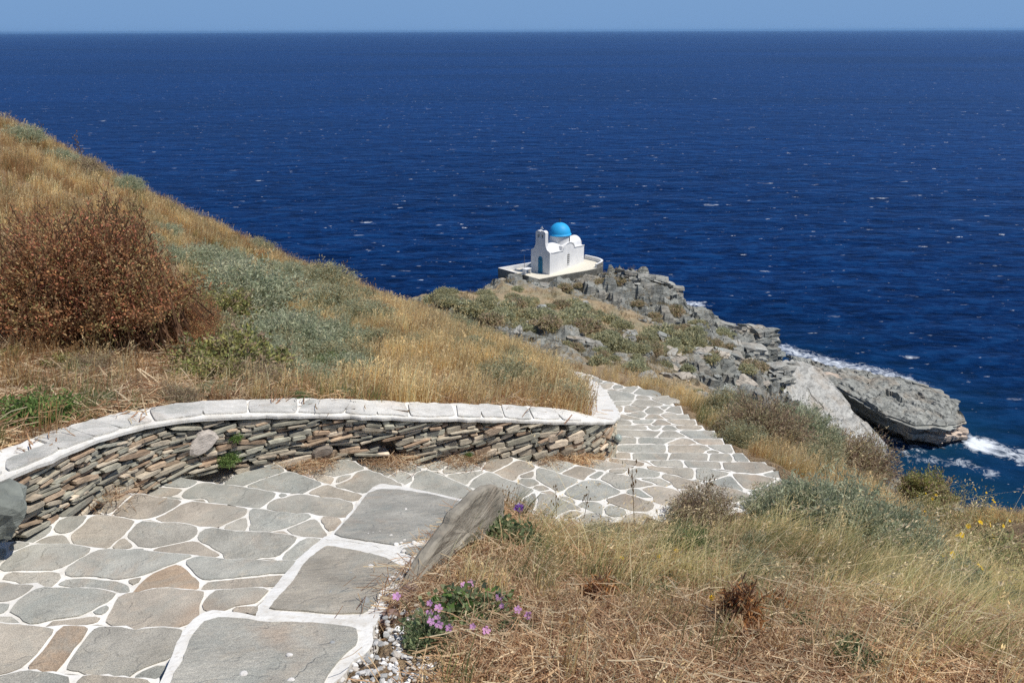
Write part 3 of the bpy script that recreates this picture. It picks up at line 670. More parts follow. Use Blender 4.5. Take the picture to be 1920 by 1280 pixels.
# coping
cp = MB(); V = []; N = 160
for i in range(N):
    s = SL[i]; w_ = WIDTH[i]; z = WF[i, 2]; j = rng.normal(0, .006); j2 = rng.normal(0, .012)
    V += [wp(s, z - .024, .014 + j), wp(s, z - .006, .018 + j), wp(s, z + .004, .015 + j), wp(s, z + .004 + rng.normal(0, .002), -w_ * .5), wp(s, z + .004, -w_ + j2), wp(s, z - .05, -w_ + j2)]
cp.add(V, [(6 * j + a, 6 * j + 6 + a, 6 * j + 7 + a, 6 * j + 1 + a) for j in range(N - 1) for a in range(5)] + [(6 * j, 6 * j + 5, 6 * j + 11, 6 * j + 6) for j in range(N - 1)], (.8,) * 3, 0)
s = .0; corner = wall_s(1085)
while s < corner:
    L = rng.uniform(.16, .34); sk = rng.uniform(.03, .12); g = .007
    for a, b in (((.0, -.5) if L > .26 and rng.random() < .3 else (.0, -.93)),):
        P = []
        for u, vv in ((s + g, a), (s + L * .5, a), (s + L - g, a), (s + L - g + sk, b), (s + L * .5 + sk, b), (s + g + sk, b)):
            z = np.interp(u, SL, WF[:, 2]); w_ = np.interp(u, SL, WIDTH)
            P.append(wp(u, z + .016, (vv * w_ * .95 - .004) + rng.normal(0, .008)))
        P = np.array(P); Q = np.roll(P, -1, 0); P = smooth(np.stack([P * .9 + Q * .1, P * .1 + Q * .9], 1).reshape(-1, 3), 1); P[:, :2] += rng.normal(0, .002, (len(P), 2))
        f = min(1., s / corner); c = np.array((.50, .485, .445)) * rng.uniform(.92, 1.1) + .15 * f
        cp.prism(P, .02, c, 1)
    s += L
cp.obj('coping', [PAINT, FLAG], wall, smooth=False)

# ------------------------------------------------------------------ near ground
WMID = WF[:, :2] - nrm * (WIDTH * .7)[:, None]
HILLPOLY = np.vstack([WMID, [(WMID[-1, 0] - .2, WMID[-1, 1] + 1.2), (2.2, 13), (4, 22), (0, 60), (-70, 60), (-70, -6), (-6, -2), WMID[0] + np.array([-.8, -.8])]])
hp = []
for i in range(0, 160, 8):
    q = WF[i, :2] - nrm[i] * WIDTH[i]; hp.append((q[0], q[1], WF[i, 2] - .05))
for a in [(0, 680, 5.4), (-300, 650, 5.6), (150, 650, 6.0), (0, 420, 9.5), (0, 245, 15.5), (-400, 330, 10), (-400, 60, 17), (150, 310, 16.5), (300, 390, 17.5), (420, 440, 18), (520, 500, 18.5), (640, 535, 19.5), (700, 580, 20), (765, 598, 19),
          (300, 560, 9), (200, 430, 11.5), (420, 560, 10), (500, 540, 13), (600, 640, 9), (620, 570, 13.5), (450, 700, 6.8), (600, 730, 6.2), (760, 690, 8), (760, 740, 6.4), (900, 655, 10), (930, 740, 7.2), (850, 612, 14), (1040, 700, 10.2), (980, 672, 12), (960, 668, 14), (1000, 690, 12.5), (1060, 745, 7.4), (900, 640, 15)]:
    hp.append(tuple(on_y(*a)))
for a in [(0, 28, 29), (-12, 30, 33), (-25, 32, 38), (2, 22, 34), (-6, 24, 35.5), (-16, 25, 39), (-50, 30, 46), (-50, 0, 50), (3.6, 16, 37)]: hp.append(a)
HILL = TPS(hp, 2e-3)
def hill_z(x, y): return HILL(x, y) + .03 * fbm(x * 1.3, y * 1.3) + .02 * fbm(x * 5, y * 5)
xs = np.r_[np.arange(-45, -14, .8), np.arange(-14, 5, .11)]; ys = np.r_[np.arange(-2, 11, .11), np.arange(11, 24, .25), np.arange(24, 58, 1.2)]
X, Y = np.meshgrid(xs, ys)
me = grid_mesh('hillside', xs, ys, hill_z(X, Y), SOIL, inside(HILLPOLY, X, Y)); put(bpy.data.objects.new('hillside', me), kind='structure')

bp = []
for z, P in STEPS:
    for k in ((0, NP // 2, NP) if len(bp) > 27 else (0, NP // 2)): bp.append((P[k, 0], P[k, 1], z - .12))
for k in range(10, len(STEPS)):
    z, P = STEPS[k]; n = NP + 2
    e = P[len(P) // 2 - 1]; e0 = P[len(P) // 2]; d = (e - P[len(P) // 2 - 3]); d /= np.linalg.norm(d) + 1e-9
    bp.append((*(e + d * .12), z + .0))
    if k < 16: bp.append((*(e + np.array([.05, -.35])), z + .08))
    else: bp.append((*(e + d * .9), z - .2))
for yy, xx in [(960, 915), (1010, 872), (1060, 815), (1110, 775), (1160, 725), (1220, 712)]:
    q = on_h(xx, yy, kerb_h(yy)); bp.append((q[0] + .02, q[1], q[2] - .01))
for a in [(800, 1280, 1.62), (700, 1300, 1.6), (1300, 1280, 1.60), (1900, 1280, 1.66), (2500, 1280, 1.75), (900, 1100, 1.93), (800, 1130, 1.83), (1000, 1030, 2.25), (1100, 1030, 2.33), (1250, 1040, 2.4), (1200, 1150, 1.93), (1600, 1150, 1.98), (1900, 1210, 2.5), (1450, 1010, 2.62), (1600, 975, 3.0), (2100, 1200, 2.6), (2300, 1260, 2.4), (1500, 1400, 1.5), (1000, 1500, 1.45), (500, 1600, 1.4)]:
    bp.append(tuple(on_h(*a)))
for a in [(1920, 1150, 4.1), (1800, 1065, 4.8), (1700, 985, 5.5), (1620, 935, 6.3), (1560, 895, 6.9), (1440, 825, 8), (1920, 1120, 6), (2100, 1140, 6), (1920, 1105, 7.5), (1780, 1045, 6.5), (2300, 1170, 5.5), (1500, 800, 9), (1400, 785, 9.2), (1300, 765, 9.6), (1250, 745, 10), (1180, 735, 10.4), (1120, 712, 11.2), (2200, 1180, 4)]:
    bp.append(tuple(on_y(*a)))
for a in [(8, 9, 39), (6, 13, 37.5), (12, 6, 39), (3.5, 15, 38), (10, 3, 42), (-5, 0, 43.6), (0, -3, 44), (6, -3, 44), (14, 12, 33), (8, 18, 32), (1.5, 13, 39.6), (5.2, 5.5, 40.2), (6, 7, 37.8), (4.5, 7.5, 39.4), (5.5, 9, 37.4), (4, 10.5, 38.4), (7, 5, 38.6), (6, 4, 39.6)]: bp.append(a)
BANK = TPS(bp, 3e-2)
KE = [(619, 1367), (621, 1282), (640, 1268), (659, 1241), (684, 1227), (701, 1205), (702, 1178), (715, 1152), (740, 1122), (772, 1097), (792, 1072), (822, 1042), (862, 1012), (907, 960)]
KE = np.array([on_h(x, y, (s0_h if y > 1180 else kerb_h)(y)) for x, y in KE])
OE = np.array([np.r_[STEPS[k][1][len(STEPS[k][1]) // 2], STEPS[k][0] - (.0 if k < 16 else .05)] for k in range(10, len(STEPS))])
KE, OE = resample(KE, 70), resample(OE, 90)
def near_edge(E, x, y):
    sh = np.shape(x); q = np.stack([np.ravel(x), np.ravel(y)], 1); d = np.empty(len(q)); z = np.empty(len(q))
    for i in range(0, len(q), 40000):
        D = np.hypot(q[i:i + 40000, None, 0] - E[None, :, 0], q[i:i + 40000, None, 1] - E[None, :, 1]); a = D.argmin(1); d[i:i + 40000] = D[np.arange(len(a)), a]; z[i:i + 40000] = E[a, 2]
    return d.reshape(sh), z.reshape(sh)
def bank_z(x, y):
    z = BANK(x, y)
    d, ze = near_edge(OE, x, y); w_ = np.exp(-(d / .2) ** 2); z = z * (1 - w_) + (ze + .005) * w_
    d, ze = near_edge(KE, x, y); w_ = np.exp(-(d / .24) ** 2); z = z * (1 - w_) + (ze - .012) * w_
    z = z + .02 * fbm(x * 2, y * 2) + .012 * fbm(x * 8, y * 8)
    for zt, p in STEPS:
        k = inside(p, x, y); z = np.where(k, np.minimum(z, zt - .08), z)
    k = inside(KERBPOLY, x, y); return np.where(k, z - .12, z)
xs = np.arange(-8, 16, .07); ys = np.arange(-3, 20, .07); X, Y = np.meshgrid(xs, ys)
me = grid_mesh('bank', xs, ys, bank_z(X, Y), SOIL, ~inside(HILLPOLY, X, Y)); put(bpy.data.objects.new('bank_ground', me), kind='structure')

# ------------------------------------------------------------------ headland
cp_ = []
for a in [(780, 562, 68), (850, 550, 78), (920, 535, 92), (940, 530, 97), (1010, 534, 96), (1060, 532, 99), (1110, 530, 102), (1140, 542, 104), (1180, 546, 104), (1220, 538, 102), (1250, 548, 99), (1290, 588, 98), (1340, 612, 97), (1420, 643, 95), (1445, 658, 95),
          (1000, 560, 85), (900, 580, 75), (1100, 545, 92), (1050, 600, 75), (950, 640, 60), (1100, 650, 60), (1150, 600, 80), (1160, 560, 91), (1230, 595, 88), (1300, 650, 75), (1200, 680, 58), (1300, 730, 50), (1400, 700, 66), (1380, 650, 82), (1450, 720, 74), (1470, 690, 86), (1520, 770, 76), (1500, 700, 90), (1560, 740, 88), (1600, 800, 83), (1640, 850, 79), (1560, 800, 76)]:
    cp_.append(tuple(on_y(*a)))
for a in [(4, 20, 33), (6, 32, 28), (0, 40, 26), (-6, 30, 28), (-10, 62, 20), (-14, 80, 12), (-10, 95, 8), (-4, 106, 8), (5, 114, 4), (14, 112, 3), (24, 110, -2), (30, 106, -3), (-22, 95, -4), (-12, 112, -4), (5, 124, -6), (18, 122, -6), (34, 100, -2), (-30, 70, -2), (-25, 50, 8), (30, 60, 8), (24, 45, 17), (36, 72, 0), (14, 36, 26), (40, 62, -3), (34, 50, 6), (45, 78, -5), (38, 92, -3)]:
    cp_.append(a)
HT = TPS(cp_, 5e-2)
def rockiness(x, y, z):
    r = .44 + .42 * fbm(x * .07 + 3, y * .07, 0, 3)
    g = lambda cx, cy, s: np.exp(-((x - cx) ** 2 + (y - cy) ** 2) / (2 * s * s))
    for ppx, ppy, Yv, s, a in [(1200, 550, 97, 5, .6), (1290, 590, 97, 5, .5), (1400, 650, 92, 6, .7), (1450, 700, 85, 8, .8), (1550, 760, 85, 9, .9), (1290, 700, 56, 6, .3), (950, 625, 63, 5, .35), (1050, 545, 93, 5, .35), (860, 570, 77, 4, .3), (1000, 585, 80, 6, -.35), (1100, 600, 78, 6, -.2), (1290, 640, 76, 5, -.25), (880, 560, 85, 5, -.3)]:
        q = on_y(ppx, ppy, Yv); r = r + a * g(q[0], q[1], s)
    return np.clip(r + (6 - z) * .05 * (z < 6), 0, 1)
B0 = on_y(1030.5, 515, 97.0); zb = B0[2]
TO = [(1010, 523), (1031, 519), (1060, 513.5), (1099, 507), (1119, 502.5), (1129, 498), (1131, 494.5), (1124, 490.5), (1112, 487.5), (1098, 484.5), (1050, 488), (996, 499), (934, 509.5), (967, 519), (974, 516.5), (981, 514.5)]
tw = np.array([on_h(x, y, 45 - zb + .01) for x, y in TO])
PC = on_h(1565, 775, 40.0)
def head_z(x, y):
    z = HT(x, y); z = z - 3.4 * np.exp(-((x - PC[0]) ** 2 + (y - PC[1]) ** 2) / 130.); rk = rockiness(x, y, z)
    a, b = x * .94 + y * .34, -x * .34 + y * .94
    wv = z * 1.0 + .35 * a + .12 * b + .6 * fbm(x * .2, y * .2)
    th = .9; lay = np.floor(wv / th); fr = wv / th - lay
    stepd = (np.clip(fr * 3.0, 0, 1) - fr) * th * .8
    blk = hsh(lay, np.floor((a + 3 * hsh(lay, lay * 0)) / 1.2), np.floor(b / 1.5)) - .5
    z = z + rk * (2.0 * stepd + 1.5 * blk + .7 * fbm(x * .45, y * .45, 0, 4)) + .12 * fbm(x * .6, y * .6)
    d = seg_dist(np.vstack([tw, tw[:1]])[:, :2], x, y); d = np.where(inside(tw[:, :2], x, y), 0, d)
    z = np.where(d < 3, np.minimum(z, zb - .6 + .22 * d), z)
    return z, rk
xs = np.arange(-34, 50, .3); ys = np.r_[np.arange(13, 40, .8), np.arange(40, 128, .3)]; X, Y = np.meshgrid(xs, ys)
Z, RK = head_z(X, Y)
me = grid_mesh('headland', xs, ys, Z, HEAD, (Z > -2.5), smooth=False, vattr={'rock': RK.ravel()}); put(bpy.data.objects.new('headland_terrain', me), kind='structure')

# ------------------------------------------------------------------ sea
LEDGE_TOP = [(1478, 664, 2.6), (1560, 686, 2.9), (1650, 703, 3.0), (1700, 712, 3.2), (1745, 727, 3.3), (1785, 752, 3.3), (1808, 776, 2.9), (1814, 790, 2.5), (1770, 797, 2.9), (1712, 797, 3.3), (1660, 779, 3.6), (1600, 742, 3.9), (1570, 725, 4.2), (1490, 690, 4.0)]
ledge = np.array([on_h(x, y, 45 - z) for x, y, z in LEDGE_TOP])
xs = np.r_[-40000, -20000, -8000, -3000, -1000, -400, -150, np.arange(-80, 140, 1.0), 200, 400, 1000, 3000, 8000, 20000, 40000]
ys = np.r_[-2000, -200, 0, np.arange(30, 180, 1.0), 250, 500, 1000, 3000, 8000, 20000, 40000]
X, Y = np.meshgrid(xs.astype(float), ys.astype(float))
ang = np.vstack([ledge[:, :2], ledge[:1, :2]])
dl = np.where(inside(ledge[:, :2], X, Y), 0, seg_dist(ang, X, Y))
inr = (X > -34) & (X < 49) & (Y > 40) & (Y < 127)
hz = np.where(inr, HT(np.clip(X, -34, 49), np.clip(Y, 13, 127)), -9)
tipd = np.hypot(X - ledge[7, 0] - 1.5, (Y - ledge[7, 1] + 1)) 
backd = seg_dist(ledge[:5, :2] + np.array([2.0, 9.0]), X, Y)
b2 = on_h(1290, 570, 45); backd2 = np.hypot((X - b2[0]) / 2.2, Y - b2[1])
tail = seg_dist(np.array([on_h(1822, 830, 45)[:2], on_h(1900, 850, 45)[:2], on_h(1990, 880, 45)[:2]]), X, Y)
front = seg_dist(np.array([on_h(1720, 862, 45)[:2], on_h(1800, 866, 45)[:2], on_h(1860, 890, 45)[:2]]), X, Y)
surf = np.maximum.reduce([np.exp(-(tipd / 3.2) ** 2) * 1.0, np.exp(-(backd / 4.5) ** 2) * .72, np.exp(-(backd2 / 3) ** 2) * .8, np.exp(-(tail / 4.0) ** 2) * .7, np.exp(-(front / 2.4) ** 2) * .62, np.exp(-(dl / 1.2) ** 2) * .6])
shal = np.clip(np.maximum(np.exp(-dl / 9.) * .9, np.exp(-seg_dist(np.array([on_h(1700, 880, 45)[:2], on_h(1950, 960, 45)[:2]]), X, Y) / 9)), 0, 1)
me = grid_mesh('sea', xs, ys, np.zeros_like(X), SEA, vattr={'shallow': shal.ravel(), 'surf': surf.ravel()}); put(bpy.data.objects.new('sea', me), kind='structure')
HZ = bpy.data.materials.new('haze'); HZ.use_nodes = True; HZ.node_tree.nodes.clear()
_o = HZ.node_tree.nodes.new('ShaderNodeOutputMaterial'); _v = HZ.node_tree.nodes.new('ShaderNodeVolumePrincipled')
_v.inputs['Color'].default_value = (.30, .58, .97, 1); _v.inputs['Density'].default_value = 0.000035; _v.inputs['Anisotropy'].default_value = 0.2
HZ.node_tree.links.new(_v.outputs[0], _o.inputs['Volume'])
hb = MB(); hb.box((-41000, -2500, -8), (41000, 41000, 62)); hb.obj('haze', HZ, kind='stuff')
sc.cycles.volume_bounces = 0
#--PART2--

# ------------------------------------------------------------------ chapel on its terrace
CW = mat_plain('chapel_blue', (.025, .36, .72), .55, .06, .3, 3.)
DOORM = mat_plain('door_blue', (.02, .17, .30), .6, .15)
DARK = mat_plain('dark_opening', (.03, .03, .032), .8)
IRON = mat_plain('iron', (.12, .12, .12), .5)
TSTONE = mat_stone('terrace_stone', 5, .08)
PAVE = mat_plain('terrace_floor', (.66, .62, .52), .85, .08)
B0 = on_y(1030.5, 515, 97.0); TH = R(52)
chap = root('chapel', tuple(B0), 'small whitewashed chapel with a sky-blue dome and a two-arched bell gable', 'chapel', None, TH)
def arch(cx, cz, rx, rz, n=14, a0=math.pi, a1=0):
    return [(cx + rx * math.cos(t), cz + rz * math.sin(t)) for t in np.linspace(a0, a1, n)]
def extr(mb, prof, axis, lo, hi, col=(.8,)*3, m=0):
    """profile (u,z) pushed along the other horizontal axis; axis='y': profile runs in x"""
    f = (lambda u, z, t: (u, t, z)) if axis == 'y' else (lambda u, z, t: (t, u, z))
    n = len(prof); A = [f(u, z, lo) for u, z in prof]; B = [f(u, z, hi) for u, z in prof]
    mb.add(A + B, [tuple(range(n)), tuple(range(n, 2 * n))[::-1]] + [(i, i + n, (i + 1) % n + n, (i + 1) % n) for i in range(n)], col, m)
LS, LF = 7.6, 2.83
top = [(LS, 2.22), (5.5, 2.42)] + arch(4.1, 2.45, 1.22, .82, 14, 0, math.pi) + [(2.7, 2.5), (.3, 2.68)]
mb = MB(); extr(mb, [(.3, -.6), (LS, -.6)] + top, 'y', 0, LF)
extr(mb, [(.40, 2.2)] + arch(1.415, 2.42, 1.0, .92, 16)+ [(2.43, 2.2)], 'x', .55, LS - .004)
mb.obj('walls', PLASTER, chap)
mb = MB(); tp = top[::-1]; band = tp + [(u, z - .09) for u, z in tp[::-1]]
extr(mb, [(u, z + .03) for u, z in band], 'y', -.07, -.003); extr(mb, [(u, z + .03) for u, z in band], 'y', LF + .003, LF + .07)
mb.obj('cornice', PLASTER, chap)
fac = [(-.02, -.6), (LF + .02, -.6), (LF + .02, 2.74), (2.72, 2.86), (2.5, 2.95), (2.34, 3.12), (2.22, 3.4), (2.14, 3.8), (2.14, 4.42), (.68, 4.42), (.68, 3.8), (.6, 3.4), (.48, 3.12), (.32, 2.95), (.1, 2.86), (-.02, 2.74)]
mb = MB(); extr(mb, fac, 'x', -.03, .55); mb.obj('facade', PLASTER, chap)
mb = MB()
for lo, hi in ((.68, 1.0), (1.27, 1.55), (1.82, 2.14)): mb.box((-.03, lo, 4.42), (.55, hi, 4.86))
extr(mb, [(.68, 4.86)] + arch(1.05, 5.02, .37, .26) + arch(1.77, 5.02, .37, .26) + [(2.14, 4.86)], 'x', -.03, .55)
bel = mb.obj('bell_gable', PLASTER, chap)
for yy in (1.135, 1.685):
    mb = MB(); mb.tube([(.26, yy, 4.84), (.26, yy, 4.78), (.26, yy, 4.68), (.26, yy, 4.58)], [.02, .05, .07, .10], n=8); mb.obj('bell', mat_plain('bronze', (.2, .16, .08), .5), bel)
def cross(name, base, h, mat, par):
    mb = MB(); x, y, z = base
    mb.box((x - .035, y - .035, z), (x + .035, y + .035, z + h)); mb.box((x - .03, y - h * .3, z + h * .55), (x + .03, y - .036, z + h * .7)); mb.box((x - .03, y + .036, z + h * .55), (x + .03, y + h * .3, z + h * .7)); mb.obj(name, mat, par)
cross('cross', (.26, 1.41, 5.1), .68, PLASTER, chap)
def lathe(mb, prof, n=40, cx=0, cy=0, col=(.8,)*3):
    V = [(cx + r * math.cos(2 * math.pi * k / n), cy + r * math.sin(2 * math.pi * k / n), z) for r, z in prof for k in range(n)]
    mb.add(V, [(i * n + k, i * n + (k + 1) % n, (i + 1) * n + (k + 1) % n, (i + 1) * n + k) for i in range(len(prof) - 1) for k in range(n)], col)
mb = MB(); lathe(mb, [(1.30, 2.2), (1.30, 4.12)], 40, 4.1, 1.415); drum = mb.obj('drum', PLASTER, chap, smooth=True)
mb = MB(); mb.box((2.75, .1, 2.5), (5.45, 2.73, 3.0)); mb.obj('drum_base', PLASTER, chap)
mb = MB(); lathe(mb, [(1.28, 4.06), (1.46, 4.07), (1.47, 4.15), (1.40, 4.22)] + [(1.36 * math.cos(t), 4.22 + 1.36 * math.sin(t)) for t in np.linspace(0.02, math.pi / 2 - .01, 16)], 48, 4.1, 1.415)
dome = mb.obj('dome', CW, chap, smooth=True); cross('cross', (4.1, 1.415, 5.56), .5, IRON, chap)
def wins(name, par, base, ang, wd, ht, bars=True):
    """arched window standing on a wall: dark glass, white bars and rim"""
    c, s_ = math.cos(ang), math.sin(ang)
    T = lambda u, o, z: (base[0] + u * c + o * s_, base[1] + u * s_ - o * c, base[2] + z)
    pr = [(-wd / 2, 0), (wd / 2, 0), (wd / 2, ht - wd / 2)] + arch(0, ht - wd / 2, wd / 2, wd / 2, 9, 0, math.pi)[1:]
    def ex(mb, P, o0, o1):
        n = len(P); mb.add([T(u, o0, z) for u, z in P] + [T(u, o1, z) for u, z in P], [tuple(range(n))[::-1], tuple(range(n, 2 * n))] + [(i, (i + 1) % n, (i + 1) % n + n, i + n) for i in range(n)], (.8,)*3)
    mb = MB(); ex(mb, pr, .0, .02); w_ = mb.obj(name, DARK, par)
    if bars:
        mb = MB(); k = .055
        ex(mb, [(-k / 2, 0), (k / 2, 0), (k / 2, ht), (-k / 2, ht)], .021, .05)
        for z in np.arange(.18, ht - .1, .26): ex(mb, [(-wd / 2, z), (-k / 2 - .002, z), (-k / 2 - .002, z + k), (-wd / 2, z + k)], .021, .045); ex(mb, [(k / 2 + .002, z), (wd / 2, z), (wd / 2, z + k), (k / 2 + .002, z + k)], .021, .045)
        ex(mb, [(-wd / 2 - .05, -.08), (wd / 2 + .05, -.08), (wd / 2 + .05, -.004), (-wd / 2 - .05, -.004)], .0, .09)
        mb.obj('window_bars', PLASTER, w_)
    return w_
wins('window', chap, (4.05, 0, .55), 0, .44, 1.35)
a_ = R(-75); wins('window', chap, (4.1 + 1.295 * math.cos(a_), 1.415 + 1.295 * math.sin(a_), 3.1), a_ + math.pi / 2, .26, .75, False)
# door in the facade (faces -x)
mb = MB(); dp = [(1.05, 0)] + arch(1.385, 1.75, .335, .36, 11) + [(1.72, 0)]
extr(mb, dp, 'x', -.06, -.032); d_ = mb.obj('door', DOORM, chap)
mb = MB(); mb.box((-.075, 1.37, .05), (-.061, 1.40, 1.7)); mb.box((-.075, 1.08, 1.71), (-.061, 1.69, 1.75)); mb.obj('door_batten', mat_plain('door_dark', (.012, .09, .17), .6), d_)
# terrace
zb = B0[2]
ter = root('chapel_terrace', tuple(tw[0]), 'stone-walled white terrace the chapel stands on, with low curved parapets', 'terrace')
T0 = np.array(ter.location)
mb = MB(); n = len(tw)
V = [p - T0 - [0, 0, .06] for p in tw] + [p - T0 - [0, 0, 1.6] for p in tw]
mb.add(V, [(i, i + n, (i + 1) % n + n, (i + 1) % n) for i in range(n)] , (.15, .148, .132)); mb.obj('retaining_wall', TSTONE, ter)
mb = MB(); mb.prism([p - T0 for p in tw], .06, (.66, .62, .52)); mb.obj('floor', PAVE, ter)
def parapet(idx, h=.52, th=.28):
    P = np.array([tw[i] for i in idx]); P = smooth(P, 1, False) if len(idx) > 4 else P
    c = tw.mean(0); mb = MB(); V = []
    for i, p in enumerate(P):
        d = P[min(i + 1, len(P) - 1)] - P[max(i - 1, 0)]; d /= np.linalg.norm(d); nn = np.array([-d[1], d[0], 0]); nn = nn if nn @ (c - p) > 0 else -nn
        o = p - T0 - nn * .02
        V += [o - [0, 0, .3], o + [0, 0, h], o + nn * th + [0, 0, h], o + nn * th]
    n = len(P); mb.add(V, [(4 * j + a, 4 * j + 4 + a, 4 * j + 5 + a, 4 * j + 1 + a) for j in range(n - 1) for a in (0,)], (.2, .19, .17), 1)
    mb.add(V, [(4 * j + a, 4 * j + 4 + a, 4 * j + 5 + a, 4 * j + 1 + a) for j in range(n - 1) for a in (1, 2)] + [(0, 1, 2, 3), (4 * n - 1, 4 * n - 2, 4 * n - 3, 4 * n - 4)], (.8,)*3, 0)
    return mb.obj('parapet', [PLASTER, TSTONE], ter)
parapet([13, 12, 11]); parapet([4, 5, 6, 7, 8, 9], .5)
# bench slab and step by the entry, small table on the terrace
q = on_h(947, 527, 45 - zb + .6); mb = MB(); mb.box((-1.0, -.2, -.5), (3.6, .25, .0)); put_ = mb.obj('entrance_step', PLASTER, label='long white step below the left parapet of the chapel terrace', cat='step'); put_.location = q; put_.rotation_euler[2] = R(-14)
q = on_h(988, 513, 45 - zb); mb = MB(); mb.box((-.5, -.35, .62), (.5, .35, .68)); tb = root('terrace_table', tuple(q), 'small white table outside the blue chapel door', 'table', None, R(40)); mb.obj('table_top', PLASTER, tb)
for x in (-.4, .4):
    mb = MB(); mb.box((x - .04, -.28, 0), (x + .04, .28, .618)); mb.obj('leg', PLASTER, tb)
q = on_h(983, 510, 45 - zb); mb = MB(); mb.tube([(0, 0, 0), (0, 0, 2.2)], .025); o = mb.obj('flag_pole', IRON, label='thin bare pole standing on the terrace left of the chapel', cat='pole'); o.location = q

# ------------------------------------------------------------------ rocks
def ico(sub):
    b = bmesh.new(); bmesh.ops.create_icosphere(b, subdivisions=sub, radius=1); b.verts.ensure_lookup_table()
    V = np.array([v.co for v in b.verts]); T = np.array([[v.index for v in f.verts] for f in b.faces]); b.free(); return V, T
ICO = {k: ico(k) for k in (2, 3, 4, 5)}
def rot3(rx, ry, rz): return np.array(Matrix.Rotation(rz, 3, 'Z') @ Matrix.Rotation(ry, 3, 'Y') @ Matrix.Rotation(rx, 3, 'X'))
def rock_mesh(name, size, seed, sub=4, tilt=(0, 0, 0), th=.5, col=(.27, .28, .265), mat=None, amt=1., p=4.):
    V, T = ICO[sub]; r = np.random.default_rng(seed); k = seed * 3.17
    d = V * (1 / (np.abs(V) ** p).sum(1) ** (1 / p))[:, None]
    P = d * np.array(size) / 2; Lm = np.mean(size)
    wv = P[:, 2] / th + .35 * fbm(P[:, 0] / Lm * 2 + k, P[:, 1] / Lm * 2, 0, 2); lay = np.floor(wv)
    off = .22 * hsh(lay, lay * 0 + k) + .16 * hsh(lay, np.floor(P[:, 0] / (th * 2.2) + 5 * hsh(lay, lay * 0)), np.floor(P[:, 1] / (th * 2.6)))
    P[:, :2] *= (1.12 - amt * off)[:, None]
    P *= (1 + .16 * amt * fbm(d[:, 0] * 1.4 + k, d[:, 1] * 1.4, d[:, 2] * 1.4, 3))[:, None]
    P += (.03 * Lm * amt * np.stack([fbm(d[:, 0] * 5 + k + i, d[:, 1] * 5, d[:, 2] * 5, 3) for i in range(3)], 1))
    P = P @ rot3(*tilt).T
    cols = np.array(col)[None] * (.85 + .3 * hsh(lay, lay * 0 + k))[T[:, 0]][:, None] 
    return np_mesh(name, P, T, cols, mat or SCHIST)
def rock(name, label, cat, loc, size, seed, sub=4, tilt=(0, 0, 0), th=.5, col=(.27, .28, .265), mat=None, group=None, amt=1., p=4.):
    o = bpy.data.objects.new(name, rock_mesh(name, size, seed, sub, tilt, th, col, mat, amt, p)); o.location = tuple(loc); return put(o, None, label, cat, group)
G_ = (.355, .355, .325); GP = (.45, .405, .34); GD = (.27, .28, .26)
T1 = (R(10), R(14), R(20))
def crag(name, label, loc, size, seed, tilt, th, col):
    """outcrop of stacked, fractured schist beds: jittered blocks in tilted courses"""
    r = np.random.default_rng(seed); W_, D_, H_ = size; mb = MB(); z = -H_ / 2
    phase = r.uniform(0, 9)
    while z < H_ / 2:
        t = th * r.uniform(.45, 1.35); u = (z + H_ / 2) / H_; e = (1 - .45 * u ** 2.2) * r.uniform(.86, 1.08); sh = r.normal(0, .06 * W_)
        x = -W_ / 2 * e + sh
        while x < W_ / 2 * e + sh:
            bw = r.uniform(.8, 3.2) * th * 1.6; xc = (x + bw / 2) / (W_ / 2)
            if r.random() > .07:
                df = D_ / 2 * e * max(.3, 1 - .55 * xc * xc) * (1 + .35 * float(vnoise(x * .5 + phase, z * .8))) + r.normal(0, .10 * th * 2)
                db = D_ / 2 * e * max(.3, 1 - .5 * xc * xc); j = lambda a: r.normal(0, a)
                a = .10 * bw; lo = z - .05 * th; hi = z + t + r.normal(0, .06 * th)
                V = [(x + j(a), -df + j(.14), lo), (x + bw + j(a), -df + j(.14), lo), (x + bw, db, lo), (x, db, lo), (x + j(a), -df + .16 * t + j(.16), hi + j(.05)), (x + bw + j(a), -df + .16 * t + j(.16), hi + j(.05)), (x + bw + j(a), db, hi + j(.05)), (x + j(a), db, hi + j(.05))]
                mb.add(V, [(3, 2, 1, 0), (4, 5, 6, 7), (0, 1, 5, 4), (1, 2, 6, 5), (2, 3, 7, 6), (3, 0, 4, 7)], np.array(col) * r.uniform(.75, 1.2))
            x += bw * r.uniform(.9, 1.02)
        z += t
    A = rot3(*tilt); mb.v = [tuple(A @ np.array(p)) for p in mb.v]
    o = mb.obj(name, SCHIST, None, label, 'rock'); b_ = bmesh.new(); b_.from_mesh(o.data); bmesh.ops.subdivide_edges(b_, edges=b_.edges, cuts=1, use_grid_fill=True)
    X_ = np.array([v.co for v in b_.verts]); D3 = np.stack([fbm(X_[:, 0] * .9 + 7 * k + seed, X_[:, 1] * .9, X_[:, 2] * 1.3, 3) for k in range(3)], 1) * .17 + np.stack([fbm(X_[:, 0] * .25 + 7 * k + seed, X_[:, 1] * .25, X_[:, 2] * .25, 2) for k in range(3)], 1) * .4
    for v, q in zip(b_.verts, X_ + D3 * [1, 1, .7]): v.co = q
    b_.to_mesh(o.data); b_.free(); o.location = tuple(loc); return o
